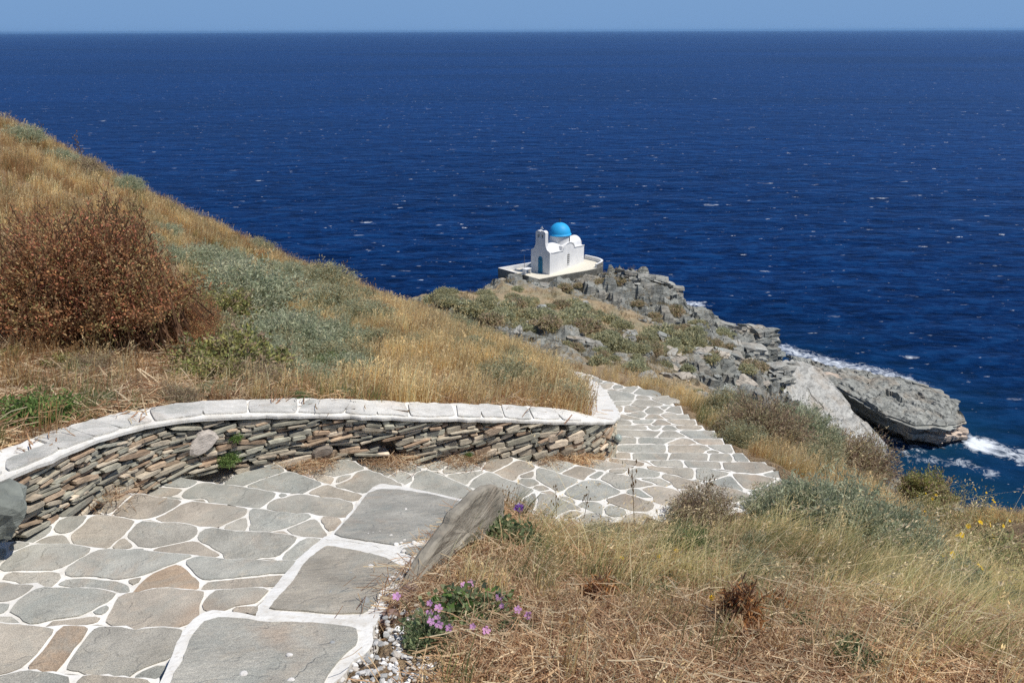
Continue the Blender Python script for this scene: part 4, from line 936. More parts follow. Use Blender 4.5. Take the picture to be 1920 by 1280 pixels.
CR_ = [  # px, py, Y, size, seed, strata, colour, label
 (1196, 560, 96.5, (8.5, 6, 5.0), 1, .55, G_, 'big layered grey crag below and right of the chapel'),
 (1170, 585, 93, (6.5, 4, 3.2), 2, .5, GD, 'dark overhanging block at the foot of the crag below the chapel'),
 (1238, 560, 99, (3.6, 4, 3.8), 3, .5, G_, 'blocky grey rock at the right end of the crag against the sea'),
 (1218, 583, 95, (4, 3.5, 3.4), 4, .45, GP, 'pale layered rock under the right end of the crag'),
 (966, 539, 94, (6.0, 3, 1.0), 5, .5, GP, 'long flat pinkish boulder just below the terrace entrance'),
 (1018, 553, 93, (4.2, 3, 1.8), 6, .4, G_, 'grey outcrop left of the crag below the terrace corner'),
 (1062, 556, 93.5, (5, 3, 2.0), 7, .4, G_, 'grey outcrop midway between the terrace corner and the crag'),
 (1112, 556, 95, (5, 3, 2.2), 8, .45, G_, 'craggy grey outcrop under the right part of the terrace'),
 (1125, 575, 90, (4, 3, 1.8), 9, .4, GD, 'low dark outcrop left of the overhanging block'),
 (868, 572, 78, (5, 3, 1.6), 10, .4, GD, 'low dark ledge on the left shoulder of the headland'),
 (855, 582, 75, (4, 3, 1.5), 12, .4, G_, 'grey ledge just below the dark ledge on the left shoulder'),
 (822, 575, 74, (3, 2.4, 1.2), 13, .35, G_, 'small grey rock leftmost on the headland'),
 (960, 622, 64, (6.5, 3, 1.8), 14, .35, (.38, .42, .41), 'broad blue-grey slab outcrop in the middle of the slope'),
 (1000, 640, 61, (5, 3, 1.4), 15, .35, (.38, .42, .41), 'lower blue-grey slab outcrop above the near hill'),
 (1085, 655, 59, (4, 2.4, 1.5), 16, .35, GD, 'broken grey outcrop above the top of the stairs'),
 (1292, 598, 97, (2.6, 2.2, 2.2), 17, .6, GP, 'pale angular boulder on the ridge right of the crag'),
 (1268, 604, 95, (2.0, 1.8, 1.6), 18, .6, G_, 'upright grey boulder beside the pale angular boulder'),
 (1312, 606, 97, (3, 2.5, 2.2), 19, .5, GD, 'dark split rock on the ridge line above the sea'),
 (1345, 618, 96, (4, 3, 2.2), 20, .45, G_, 'flat layered rock on the ridge halfway to the point'),
 (1400, 640, 95, (6, 4, 3.4), 21, .5, G_, 'large layered crag on the ridge above the rock shelf'),
 (1425, 655, 93, (5, 4, 3.4), 22, .5, GD, 'dark crag at the right end of the ridge'),
 (1392, 675, 86, (5, 4, 3.0), 23, .5, G_, 'broken grey rocks in the middle of the right slope'),
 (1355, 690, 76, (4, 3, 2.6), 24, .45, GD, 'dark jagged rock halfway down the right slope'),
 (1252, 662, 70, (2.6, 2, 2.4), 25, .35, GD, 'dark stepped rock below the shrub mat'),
 (1240, 682, 64, (2.6, 2, 1.6), 26, .4, G_, 'pale broken slab below the dark stepped rock'),
 (1290, 690, 62, (3, 2.2, 1.8), 27, .4, G_, 'grey rock on the scree left of the white boulders'),
 (1390, 737, 60, (1.5, 1.3, 2.2), 28, .8, GP, 'left one of two upright pale boulders near the stairs'),
 (1415, 735, 61, (1.4, 1.2, 2.0), 29, .8, GP, 'right one of two upright pale boulders near the stairs'),
 (1330, 735, 56, (3, 2, 1.4), 30, .35, GD, 'low dark rock between the stairs and the pale boulders'),
 (1445, 705, 80, (4, 3, 2.4), 31, .5, G_, 'grey rock above the pale sloping slab'),
]
for i, (x, y, Yv, size, sd_, th, col, lab) in enumerate(CR_):
    L_ = on_y(x, y, Yv) + np.array([0, -.3, .10 * size[2]])
    if sd_ in (17, 18, 28, 29): rock('boulder', lab, 'rock', L_, size, 40 + sd_, 4, (T1[0], T1[1], rng.uniform(-.4, .9)), th, col, None, None, 1.3, 7.)
    else: crag('rock_outcrop', lab, L_, size, 40 + sd_, (R(-6) + rng.normal(0, .06), R(9) + rng.normal(0, .07), rng.uniform(-.35, .35)), min(.42, th * .75), col)
# loose stones of the right-hand slope: a few meshes, many copies
RM = [rock_mesh('loose_stone', s_, 80 + i, 3, (R(10), R(12), i), .3, c_, None, 1.5, 8.) for i, (s_, c_) in enumerate([((1.0, .8, .6), G_), ((1.3, .9, .5), GP), ((.8, .7, .7), GD), ((1.1, .6, .5), G_)])]
def head_hit(px_, py_, y0=42, y1=118):
    d = ray(px_, py_); Ys = np.arange(y0, y1, .4); P = EYE + d[None] * (Ys / d[1])[:, None]
    k = np.where(P[:, 2] < HT(P[:, 0], P[:, 1]))[0]
    return P[k[0]] if len(k) else None
SLOPES = [((1380, 690), (70, 45), 46, 'loose grey stone among many on the right slope above the rock shelf', 'loose stones on the right slope'),
          ((1270, 690), (70, 40), 34, 'loose grey stone among many on the slope behind the top of the stairs', 'loose stones behind the stairs'),
          ((1180, 640), (40, 30), 24, 'loose pale stone among many in the gully below the overhanging block', 'loose stones in the gully'),
          ((1000, 600), (110, 40), 22, 'loose grey stone among many between the headland shrubs', 'loose stones between the headland shrubs')]
for (cx, cy), (sx_, sy_), n_, lab, gr in SLOPES:
    c = 0
    while c < n_:
        p = head_hit(rng.normal(cx, sx_ * .6), rng.normal(cy, sy_ * .6))
        if p is None: c += 1; continue
        o = bpy.data.objects.new('loose_stone', RM[rng.integers(4)]); z, _ = head_z(p[0], p[1])
        o.location = (p[0], p[1], float(z) + .05); o.rotation_euler = (rng.normal(0, .2), rng.normal(0, .2), rng.uniform(0, 6.3)); sc_ = rng.uniform(.35, 1.3); o.scale = (sc_ * rng.uniform(.8, 1.4), sc_, sc_ * rng.uniform(.7, 1.2))
        put(o, None, lab, 'stone', gr); c += 1
def slab_rock(name, label, P3, zbot, under, seed, th, col, cell=1.6, tipcol=None):
    r = np.random.default_rng(seed)
    P = np.vstack(P3); P = resample(np.vstack([P, P[:1]]), 201)[:-1]; n = len(P)
    def runs(lo, hi):
        o = np.empty(n); i = 0
        while i < n:
            k = r.integers(lo, hi); o[i:i + k] = r.uniform(-1, 1); i += k
        return o
    T = TPS([tuple(p) for p in P[::6]], .3); c = P.mean(0)
    tan_ = np.roll(P, -3, 0) - np.roll(P, 3, 0); nn = np.stack([tan_[:, 1], -tan_[:, 0]], 1); nn /= np.linalg.norm(nn, axis=1)[:, None]
    if (nn * (P - c)[:, :2]).sum() < 0: nn = -nn
    P = P.copy(); P[:, :2] += nn * (.35 * runs(4, 14) + .12 * runs(1, 4))[:, None]
    rings, rc = [], []
    for f in np.linspace(0.03, 1, 46)[:-1]:
        q = c + (P - c) * f; q[:, 2] = T(q[:, 0], q[:, 1]); rings.append(q); rc.append(1.)
    nt_ = len(rings); dz = np.zeros(n); H_ = (P[:, 2] - zbot).mean(); z0 = P[:, 2]
    off = np.zeros(n)
    while True:
        f0 = np.clip(dz / (z0 - zbot), 0, 1)
        t = th * r.uniform(.4, 1.5); lum = r.uniform(.7, 1.2)
        wt_ = 1 + 1.6 * np.clip((P[:, 0] - P[:, 0].max() + 9) / 6, 0, 1)
        off = -under(f0, nn, P) + wt_ * th * (.55 * r.uniform(-1, 1) + .45 * runs(5, 18) + .3 * runs(2, 6)) * (dz.max() > 0)
        for e in (0, 1):
            z = np.maximum(z0 - dz - e * t * .94, zbot); rings.append(np.c_[P[:, :2] + nn * (off - .05 * e)[:, None], z]); rc.append(lum)
        dz = dz + t * (1 + .15 * r.normal())
        if (z0 - dz).max() < zbot: break
    V = np.vstack(rings); m = len(rings); k_ = nt_ * n
    x, y = V[:k_, 0].copy(), V[:k_, 1].copy(); a, b = x * .8 + y * .6, -x * .6 + y * .8
    V[:k_, 2] += (.25 * fbm(x * 1.6, y * 1.6, 0, 3) + .6 * (hsh(np.floor(a / cell + .4 * fbm(b, a, 0, 2)), np.floor(b / (cell * 1.5))) - .5)) * (1 if cell < 2 else .5) + .12 * fbm(x * .7, y * .7)
    I = np.arange(m * n).reshape(m, n); J = np.roll(I, -1, 1)
    Q = np.stack([I[:-1], J[:-1], J[1:], I[1:]], -1).reshape(-1, 4)
    cc = np.array(col)[None] * (np.repeat(np.array(rc[1:]), n)[:, None]) * r.uniform(.88, 1.12, (len(Q), 1))
    if tipcol is not None:
        ctr = V[Q].mean(1); w_ = np.clip((ctr[:, 0] - tipcol[0]) / 4, 0, 1) * (ctr[:, 2] < T(ctr[:, 0], ctr[:, 1]) - .5) * (np.arange(len(Q)) >= nt_ * n)
        cc = cc * (1 - w_[:, None]) + np.array(tipcol[1]) * r.uniform(.75, 1.2, (len(Q), 1)) * w_[:, None]
    me = np_mesh(name, V, Q, cc, SCHIST); b_ = bmesh.new(); b_.from_mesh(me); bmesh.ops.recalc_face_normals(b_, faces=b_.faces); b_.to_mesh(me); b_.free()
    o = bpy.data.objects.new(name, me); return put(o, None, label, 'rock')
front_f = lambda f, nn, P: np.where(nn[:, 1] < .2, 1, .25) * np.interp(f, [0, .25, .55, 1], [0, .25, 2.6, 2.2]) * np.interp(P[:, 0], [ledge[:, 0].min(), ledge[7, 0] - 9, ledge[7, 0] - 3, ledge[7, 0]], [1, 1, .15, -.12])
slab_rock('rock_shelf', 'long flat grey rock shelf jutting into the sea with a dark undercut side', list(ledge), -1.0, front_f, 3, .45, (.29, .295, .27), 1.6, (ledge[7, 0] - 9, (.56, .46, .38)))
PALE = [(1468, 682, 10.0), (1500, 676, 9.2), (1545, 697, 8.0), (1580, 737, 6.2), (1604, 772, 4.8), (1640, 806, 3.0), (1668, 838, 1.2), (1640, 890, 1.0), (1570, 870, 4.0), (1500, 800, 8.0), (1468, 745, 10.2)]
slab_rock('sloping_slab', 'pale grey slab of rock sloping down to the water beside the shelf', [on_h(x, y, 45 - z) for x, y, z in PALE], -1.5, lambda f, nn, P: -1.5 * f + 0 * P[:, 0], 8, .6, (.42, .415, .385), 2.6)
rock('boulder', 'small pinkish boulder on the rock shelf where it meets the land', 'rock', on_h(1553, 712, 41.5), (5.0, 2.6, 1.3), 131, 4, T1, .4, (.46, .38, .31))

# ------------------------------------------------------------------ rocks by the stairs
UO = px('H 1120,28 1158,50 1172,100 1174,180 1168,260 1120,330 960,400 860,440 800,520 700,610 600,670 560,690 575,650 620,555 690,460 740,390 800,310 825,280 840,220 900,170 960,120 1010,75 1060,38')
p1, p2 = on_h(772, 1100, 1.84), on_h(950, 990, 2.14)
ax = (p2 - p1); ax[2] = 0; ax /= np.linalg.norm(ax); nv = np.array([ax[1], -ax[0], 0])
if nv[1] > 0: nv = -nv
A = []
for x, y in UO:
    d = ray(x, y); t = ((p1 - EYE) @ nv) / (d @ nv); A.append(EYE + d * t)
A = resample(np.vstack([A, A[:1]]), 72)[:-1]; c0 = A.mean(0)
rings = [c0 + (A - c0) * f + nv * o for f, o in ((.02, .006), (.3, .010), (.6, .006), (.88, .006), (.96, .002), (1.0, -.010), (.985, -.034), (.93, -.044), (.5, -.046), (.02, -.046))]
n = len(A); V = np.vstack(rings)
V += .006 * np.stack([fbm(V[:, 0] * 16 + 4 * i, V[:, 1] * 16, V[:, 2] * 16, 4) for i in range(3)], 1)
I = np.arange(len(rings) * n).reshape(-1, n); J = np.roll(I, -1, 1); Q = np.stack([I[:-1], J[:-1], J[1:], I[1:]], -1).reshape(-1, 4)
me = np_mesh('upright_slab', V - c0, Q, np.array([(.27, .245, .20)]) * rng.uniform(.93, 1.07, (len(Q), 1)), NEARROCK, False)
b_ = bmesh.new(); b_.from_mesh(me); bmesh.ops.recalc_face_normals(b_, faces=b_.faces); b_.to_mesh(me); b_.free()
o = bpy.data.objects.new('upright_slab', me); o.location = tuple(c0); put(o, None, 'tall leaning slab of grey-brown stone set on edge beside the stairs', 'rock')
rock('boulder', 'grey-green boulder at the foot of the wall at the left edge', 'rock', on_h(-2, 962, 1.84), (.17, .22, .20), 301, 3, (.1, .35, .6), .16, (.21, .225, .20), NEARROCK, None, 1.1, 7.)
rock('stone_block', 'reddish-brown stone block lying at the foot of the leaning slab', 'rock', on_h(752, 1128, 1.80), (.15, .06, .04), 302, 4, (.1, -.12, R(52)), .06, (.27, .19, .15), NEARROCK, None, .5, 5.)
rock('stone_block', 'smaller dark red stone block nearer the gravel than the other', 'rock', on_h(728, 1160, 1.77), (.08, .055, .03), 303, 4, (.1, .1, R(40)), .06, (.22, .15, .125), NEARROCK, None, .5, 5.)
for i, (x, y, h, sz, col, lab) in enumerate([(95, 735, 2.25, .12, (.33, .28, .23), 'small brown stone in the dry grass above the wall'), (1000, 1195, 1.78, .035, (.5, .48, .45), 'white pebble lying in the straw right of the pink mallow')]):
    rock('stone', lab, 'stone', on_h(x, y, h), (sz * 1.3, sz, sz * .7), 320 + i, 3, (0, 0, i), .05, col, NEARROCK, None, .5)
PEB = [rock_mesh('pebble', (.024, .02, .014), 340 + i, 2, (0, 0, 0), .01, c_, NEARROCK, .4, 2.4) for i, c_ in enumerate([(.62, .60, .57), (.30, .31, .31), (.5, .44, .38)])]
def pebbles(pts, lab, gr, zf):
    for x, y, k, s_ in pts:
        o = bpy.data.objects.new('pebble', PEB[k]); o.location = tuple(on_h(x, y, zf(y) - .011)); o.rotation_euler = (rng.normal(0, .2), rng.normal(0, .2), rng.uniform(0, 6)); o.scale = (s_, s_, s_); put(o, None, lab, 'pebble', gr)
pebbles([(736, 1083, 0, 1.1), (745, 1088, 1, 1.2), (752, 1082, 0, .9), (757, 1088, 0, 1.2), (748, 1078, 1, .8), (762, 1080, 1, 1.), (731, 1086, 0, .9), (742, 1075, 0, .9), (765, 1073, 0, .8), (735, 1095, 0, .9), (729, 1078, 1, .8)], 'small pebble in the heap on the middle kerb slab by the leaning stone', 'pebbles heaped on the middle kerb slab', kerb_h)
pebbles([(743, 1020, 0, .9), (752, 1018, 0, .8), (777, 1018, 0, 1.1), (806, 1003, 1, 1.1), (815, 1007, 0, 1.0), (826, 1001, 1, 1.1), (820, 1010, 0, .8), (758, 1013, 0, .7), (840, 980, 0, .7), (761, 954, 0, .6), (757, 1033, 0, 1.), (780, 1004, 1, .6), (733, 1004, 0, .7), (700, 998, 0, .5), (712, 996, 0, .45), (690, 1000, 0, .5)], 'small pebble scattered along the far edge of the farthest kerb slab', 'pebbles on the farthest kerb slab', kerb_h)
pebbles([(695, 1063, 0, 1.2)], 'white pebble alone in the middle of the middle kerb slab', None, kerb_h)
pebbles([(686, 1127, 1, 1.2)], 'dark pebble alone near the right edge of the middle kerb slab', None, kerb_h)
pebbles([(657, 1074, 1, .6), (620, 1110, 1, .5)], 'tiny grey pebble on the middle kerb slab', 'tiny pebbles on the middle kerb slab', kerb_h)
pebbles([(543, 1228, 0, 1.0)], 'white pebble nearer the stairs on the nearest kerb slab', None, s0_h)
pebbles([(457, 1264, 0, 1.1)], 'whitish pebble at the bottom middle of the nearest kerb slab', None, s0_h)
pebbles([(623, 1204, 1, .6), (546, 1275, 0, .8)], 'tiny pebble at the right of the nearest kerb slab', 'tiny pebbles on the nearest kerb slab', s0_h)
# round lamp on the wall's end
ls = wall_s(1140); q = wp(ls, np.interp(ls, SL, BZ) + .22, .05) + W0
lamp = root('wall_lamp', tuple(q), 'small round glass lamp fixed low on the rounded end of the wall', 'lamp')
nx_ = np.array([np.interp(ls, SL, nrm[:, k]) for k in (0, 1)])
V, T = ICO[3]; glass = mat_plain('lamp_glass', (.32, .36, .32), .12, .1, .6)
o = bpy.data.objects.new('globe', np_mesh('globe', V * .032 + np.array([nx_[0] * .03, nx_[1] * .03, 0]), T, None, glass, True)); put(o, lamp)
mb = MB(); mb.tube([(-nx_[0] * .05, -nx_[1] * .05, -.03), (0, 0, -.035), (nx_[0] * .03, nx_[1] * .03, -.03)], [.012, .014, .026], n=10); mb.obj('bracket', IRON, lamp)
#--PART3--

# ------------------------------------------------------------------ plants
def unit(v): return v / (np.linalg.norm(v, axis=-1, keepdims=True) + 1e-9)
def shrub_mesh(name, seed, Rr, H, nst, nl, L, W, pal, stem=(.12, .09, .06), t0=.35, up=.15, base=.12, sw=.006, bare=0., spread=.05, upleaf=.4, lean=0., shell=.72, stemvis=1., t1=1.02):
    r = np.random.default_rng(seed)
    az = r.uniform(0, 2 * np.pi, nst); el = np.arcsin(np.clip(r.uniform(math.sin(up), 1, nst), 0, 1))
    lum = 1 + .22 * (1.9 if t1 < 1 else 1) * fbm(np.cos(az) * np.cos(el) * 2.2 + seed, np.sin(az) * np.cos(el) * 2.2, np.sin(el) * 2.2, 3)
    rr = np.minimum(r.uniform(shell, 1.05, nst) * lum, 1.16)
    d = np.stack([np.cos(el) * np.cos(az), np.cos(el) * np.sin(az), np.sin(el)], 1)
    tip = d * rr[:, None] * np.array([Rr, Rr, H]); tip[:, 0] += lean * tip[:, 2]
    b = np.stack([r.normal(0, base * Rr, nst), r.normal(0, base * Rr, nst), np.zeros(nst)], 1) + tip * np.array([.25, .25, 0])
    mid = (b + tip) / 2 + np.array([0, 0, .12]) * H
    def curve(t, i): t = t[..., None]; return (1 - t) ** 2 * b[i] + 2 * t * (1 - t) * mid[i] + t * t * tip[i]
    Vs, Qs, Cs = [], [], []; off = 0
    I = np.arange(nst); ns = 4
    pts = np.stack([curve(np.full(nst, t), I) for t in np.linspace(0, 1 + bare, ns)], 1)
    side = unit(np.cross(pts[:, -1] - pts[:, 0], r.normal(size=(nst, 3))))
    wv = (np.linspace(1, .35, ns) * sw * stemvis)[None, :, None]
    a, c = pts - side[:, None] * wv, pts + side[:, None] * wv
    V = np.stack([a, c], 2).reshape(-1, 3); k = (np.arange(nst) * ns * 2)[:, None] + np.arange(ns - 1)[None] * 2
    Vs.append(V); Qs.append(np.stack([k, k + 1, k + 3, k + 2], -1).reshape(-1, 4)); Cs.append(np.repeat(np.array(stem)[None] * r.uniform(.7, 1.3, (nst, 1)), ns - 1, 0)); off = len(V)
    if nl:
        n = nst * nl; i = np.repeat(I, nl); t = r.uniform(t0, t1, n)
        p = curve(t, i) + r.normal(0, spread * Rr, (n, 3)); ld = unit(unit(tip[i] - b[i]) * upleaf + r.normal(0, .6, (n, 3)))
        sdv = unit(np.cross(ld, r.normal(size=(n, 3)))); l = L * r.uniform(.6, 1.3, (n, 1)); w_ = W * r.uniform(.7, 1.3, (n, 1))
        V = np.stack([p, p + ld * l * .45 + sdv * w_, p + ld * l, p + ld * l * .5 - sdv * w_], 1).reshape(-1, 3)
        pal = np.minimum(np.array(pal) * 1.5, .85); ci = r.integers(len(pal), size=nst)[i]; alt = r.random(n) < .3; ci[alt] = r.integers(len(pal), size=alt.sum())
        cc = pal[ci] * r.uniform(.7, 1.3, (n, 1))
        Vs.append(V); Qs.append(off + np.arange(4 * n).reshape(-1, 4)); Cs.append(cc)
    V = np.vstack(Vs); V[:, 2] = np.maximum(V[:, 2], -.05 * H)
    return np_mesh(name, V, np.vstack(Qs), np.vstack(Cs), LEAF)
def hill_hit(px_, py_, fun, y0=1.2, y1=26, n=500):
    d = ray(px_, py_); Ys = np.linspace(y0, y1, n); P = EYE + d[None] * (Ys / d[1])[:, None]
    k = np.where(P[:, 2] < fun(P[:, 0], P[:, 1]))[0]
    return P[k[0]] if len(k) else None
def plant(name, label, cat, me, p, sc_=1., rz=None, group=None, tilt=(0, 0)):
    o = bpy.data.objects.new(name, me); o.location = tuple(p); o.scale = (sc_,) * 3 if np.isscalar(sc_) else sc_
    o.rotation_euler = (tilt[0], tilt[1], rng.uniform(0, 6.28) if rz is None else rz); return put(o, None, label, cat, group)
SAGE = [(.26, .285, .19), (.32, .34, .235), (.22, .25, .16), (.38, .37, .25)]
OLIVE = [(.25, .235, .135), (.32, .285, .165), (.20, .195, .11), (.38, .31, .18)]
DEADB = [(.27, .20, .14), (.33, .25, .17), (.20, .15, .11), (.36, .30, .21)]
GREEN = [(.09, .15, .04), (.13, .20, .06), (.07, .12, .035), (.18, .23, .08)]
REDB = [(1.15 * a, 1.2 * b, 1.2 * c) for a, b, c in [(.30, .13, .065), (.25, .14, .075), (.36, .19, .085), (.22, .12, .065), (.25, .20, .085), (.38, .15, .09), (.18, .12, .06), (.31, .21, .11)]]
GOLD = [(.80, .60, .30), (.85, .69, .38), (.70, .49, .22), (.88, .74, .46)]
WEED = [(.13, .165, .085), (.17, .205, .105), (.10, .135, .065), (.22, .23, .13)]
YG = [(.27, .26, .09), (.33, .31, .12), (.20, .22, .08), (.16, .17, .07)]
M_SAGE = [shrub_mesh('sage_shrub', 500 + i, 1, .75, 420, 42, .075, .008, SAGE, (.2, .17, .13), .30, .05, .2, .004, .04, .035, .6) for i in range(3)]
M_DRYB = [shrub_mesh('dry_shrub', 510 + i, 1, .8, 420, 26, .07, .008, DEADB + OLIVE[:2], (.22, .15, .1), .35, .05, .2, .006, .06, .04, .6) for i in range(2)]
M_OLV = [shrub_mesh('olive_shrub', 520 + i, 1, .7, 420, 40, .075, .009, OLIVE + SAGE[:2], (.18, .13, .09), .3, .05, .2, .004, .04, .04, .6) for i in range(3)]
M_GRN = [shrub_mesh('green_plant', 530 + i, 1, .7, 150, 16, .15, .024, GREEN, (.08, .10, .04), .25, .05, .25, .006, 0, .05, .5) for i in range(2)]
M_FERN = [shrub_mesh('feathery_plant', 540, 1, .8, 360, 44, .07, .006, [(.09, .14, .05), (.13, .18, .07), (.16, .20, .09)], (.12, .13, .06), .25, .1, .2, .004, .03, .035, .6)]
M_MARJ = [shrub_mesh('bushy_herb', 550 + i, 1, .9, 230, 34, .075, .02, YG + OLIVE[:1] + DEADB[:2], (.2, .13, .08), .45, .15, .25, .008, .05, .035, .7) for i in range(2)]
M_WEED = [shrub_mesh('low_weed', 560 + i, 1, .45, 130, 12, .16, .04, WEED, (.12, .12, .06), .2, .03, .3, .006, 0, .08, .3) for i in range(2)]
M_CUSH = [shrub_mesh('cushion_shrub', 570 + i, 1, .62, 240, 9, .17, .035, p_, (.15, .12, .08), .55, .0, .25, .01, 0, .05, .8, 0, .85) for i, p_ in enumerate([[tuple(1.25 * q for q in c_) for c_ in OLIVE] + SAGE[:2], [(.30, .29, .175), (.36, .33, .20), (.25, .25, .15)], [(.42, .33, .24), (.36, .27, .19)] + OLIVE, [(.34, .335, .21), (.28, .285, .18)]])]
hz_ = hill_z; bz_ = bank_z
def on_hill(x, y):
    p = hill_hit(x, y, hz_); return p
AVOID = []
def shrubs(lst, fun):
    for me, nm, cat, x, y, wpx, lab, gr in lst:
        p = hill_hit(x, y, fun)
        if p is None: continue
        dep = (p - EYE) @ FWD; R_ = wpx / 2 / F * dep; AVOID.append((p[0], p[1] + R_ * .2, R_ * (1. if nm != 'low_weed' else .7)))
        z = float(fun(np.array([p[0]]), np.array([p[1]]))[0])
        plant(nm, lab, cat, me, (p[0], p[1] + R_ * .35, float(fun(np.array([p[0]]), np.array([p[1] + R_ * .35]))[0]) + (.03 if nm == 'low_weed' else -.04 * R_)), (R_, R_, R_ * (rng.uniform(.8, .95) if fun is hill_z else rng.uniform(1.2, 1.45))), None, gr)
# the big red-brown spurge
M_SP = shrub_mesh('spurge_bush', 600, 1, 1.0, 1700, 44, .027, .0062, REDB, (.21, .12, .07), .34, .25, .30, .0060, .0, .02, .6, 0, .74, 1., .97)
p = hill_hit(120, 668, hz_); dep = (p - EYE) @ FWD; R_ = 215 / F * dep
plant('spurge_bush', 'huge red-brown spurge bush of bare upright twigs and rusty leaves at the left', 'bush', M_SP, (p[0], p[1] + R_ * .7, p[2] - .05), (R_ * 1.1, R_ * .95, R_ * 1.27), .3)
p = hill_hit(295, 668, hz_); R_ = 105 / F * ((p - EYE) @ FWD)
plant('spurge_bush', 'smaller low spurge with rusty leaves at the right foot of the huge one', 'bush', M_SP, (p[0], p[1] + .3, p[2] - .05), (R_, R_, R_ * 1.15), 2.0)
shrubs([
 (M_SAGE[0], 'sage_shrub', 'shrub', 440, 580, 260, 'largest grey-green feathery shrub right of the spurge', None),
 (M_SAGE[1], 'sage_shrub', 'shrub', 520, 660, 240, 'grey-green shrub in front of the largest one with pale tips', None),
 (M_OLV[0], 'sage_shrub', 'shrub', 590, 540, 150, 'olive-grey shrub standing out against the sea on the middle crest', None),
 (M_SAGE[2], 'sage_shrub', 'shrub', 560, 725, 150, 'pale silvery shrub above the middle of the wall', None),
 (M_FERN[0], 'feathery_plant', 'plant', 615, 712, 130, 'bright green feathery plant among grey shrubs above the wall', None),
 (M_MARJ[0], 'bushy_herb', 'shrub', 410, 712, 250, 'dark bushy herb with brown flower spikes below the sage shrubs', None),
 (M_MARJ[1], 'bushy_herb', 'shrub', 225, 660, 150, 'yellow-green bushy herb under the right edge of the spurge', None),
 (M_DRYB[0], 'dry_shrub', 'shrub', 450, 735, 170, 'dry dark brown shrub just above the wall at the herb', None),
 (M_SAGE[0], 'sage_shrub', 'shrub', 30, 262, 100, 'grey-green shrub on the crest at the top left corner', None),
 (M_SAGE[1], 'sage_shrub', 'shrub', 100, 300, 80, 'second grey-green shrub down the crest from the top left', None),
 (M_SAGE[2], 'sage_shrub', 'shrub', 225, 352, 84, 'grey-green shrub on the crest above the top of the spurge', None),
 (M_OLV[1], 'sage_shrub', 'shrub', 275, 372, 90, 'olive shrub with dark twigs on the crest behind the spurge', None),
 (M_SAGE[0], 'sage_shrub', 'shrub', 365, 412, 84, 'grey-green mound on the crest left of the middle crest shrub', None),
 (M_OLV[2], 'olive_shrub', 'shrub', 470, 470, 80, 'thin twiggy shrub on the crest between two grey mounds', None),
 (M_DRYB[1], 'dry_shrub', 'shrub', 150, 320, 90, 'dry reddish shrub on the crest between two sage mounds', None),
 (M_GRN[0], 'green_plant', 'plant', 55, 800, 170, 'lush dark green leafy plant behind the wall at the left edge', None),
 (M_GRN[1], 'green_plant', 'plant', 140, 705, 66, 'small bright green plant in dry grass below the spurge', None),
 (M_WEED[0], 'low_weed', 'weed', 185, 772, 70, 'small grey-green weed by the coping at the left', None),
 (M_OLV[0], 'olive_shrub', 'shrub', 950, 725, 150, 'olive-brown shrub in the golden grass right of the middle', None),
 (M_SAGE[1], 'sage_shrub', 'shrub', 1050, 760, 130, 'grey-green shrub behind the corner of the coping', None),
 (M_SAGE[2], 'sage_shrub', 'shrub', 1010, 680, 100, 'grey-green shrub behind the corner shrub on the hill edge', None),
 (M_OLV[1], 'olive_shrub', 'shrub', 850, 622, 100, 'low olive shrub on the hill edge below the headland', None),
 (M_OLV[2], 'olive_shrub', 'shrub', 905, 640, 90, 'low dry olive shrub at the right end of the hill crest', None),
 (M_DRYB[0], 'dry_shrub', 'shrub', 715, 575, 70, 'brownish shrub where the hill crest meets the headland', None),
 (M_DRYB[1], 'dry_shrub', 'shrub', 700, 745, 60, 'small dry brown shrub in golden grass above the wall hole', None),
 (M_SAGE[0], 'sage_shrub', 'shrub', 365, 505, 150, 'grey-green shrub touching the right top of the spurge', None),
], hz_)
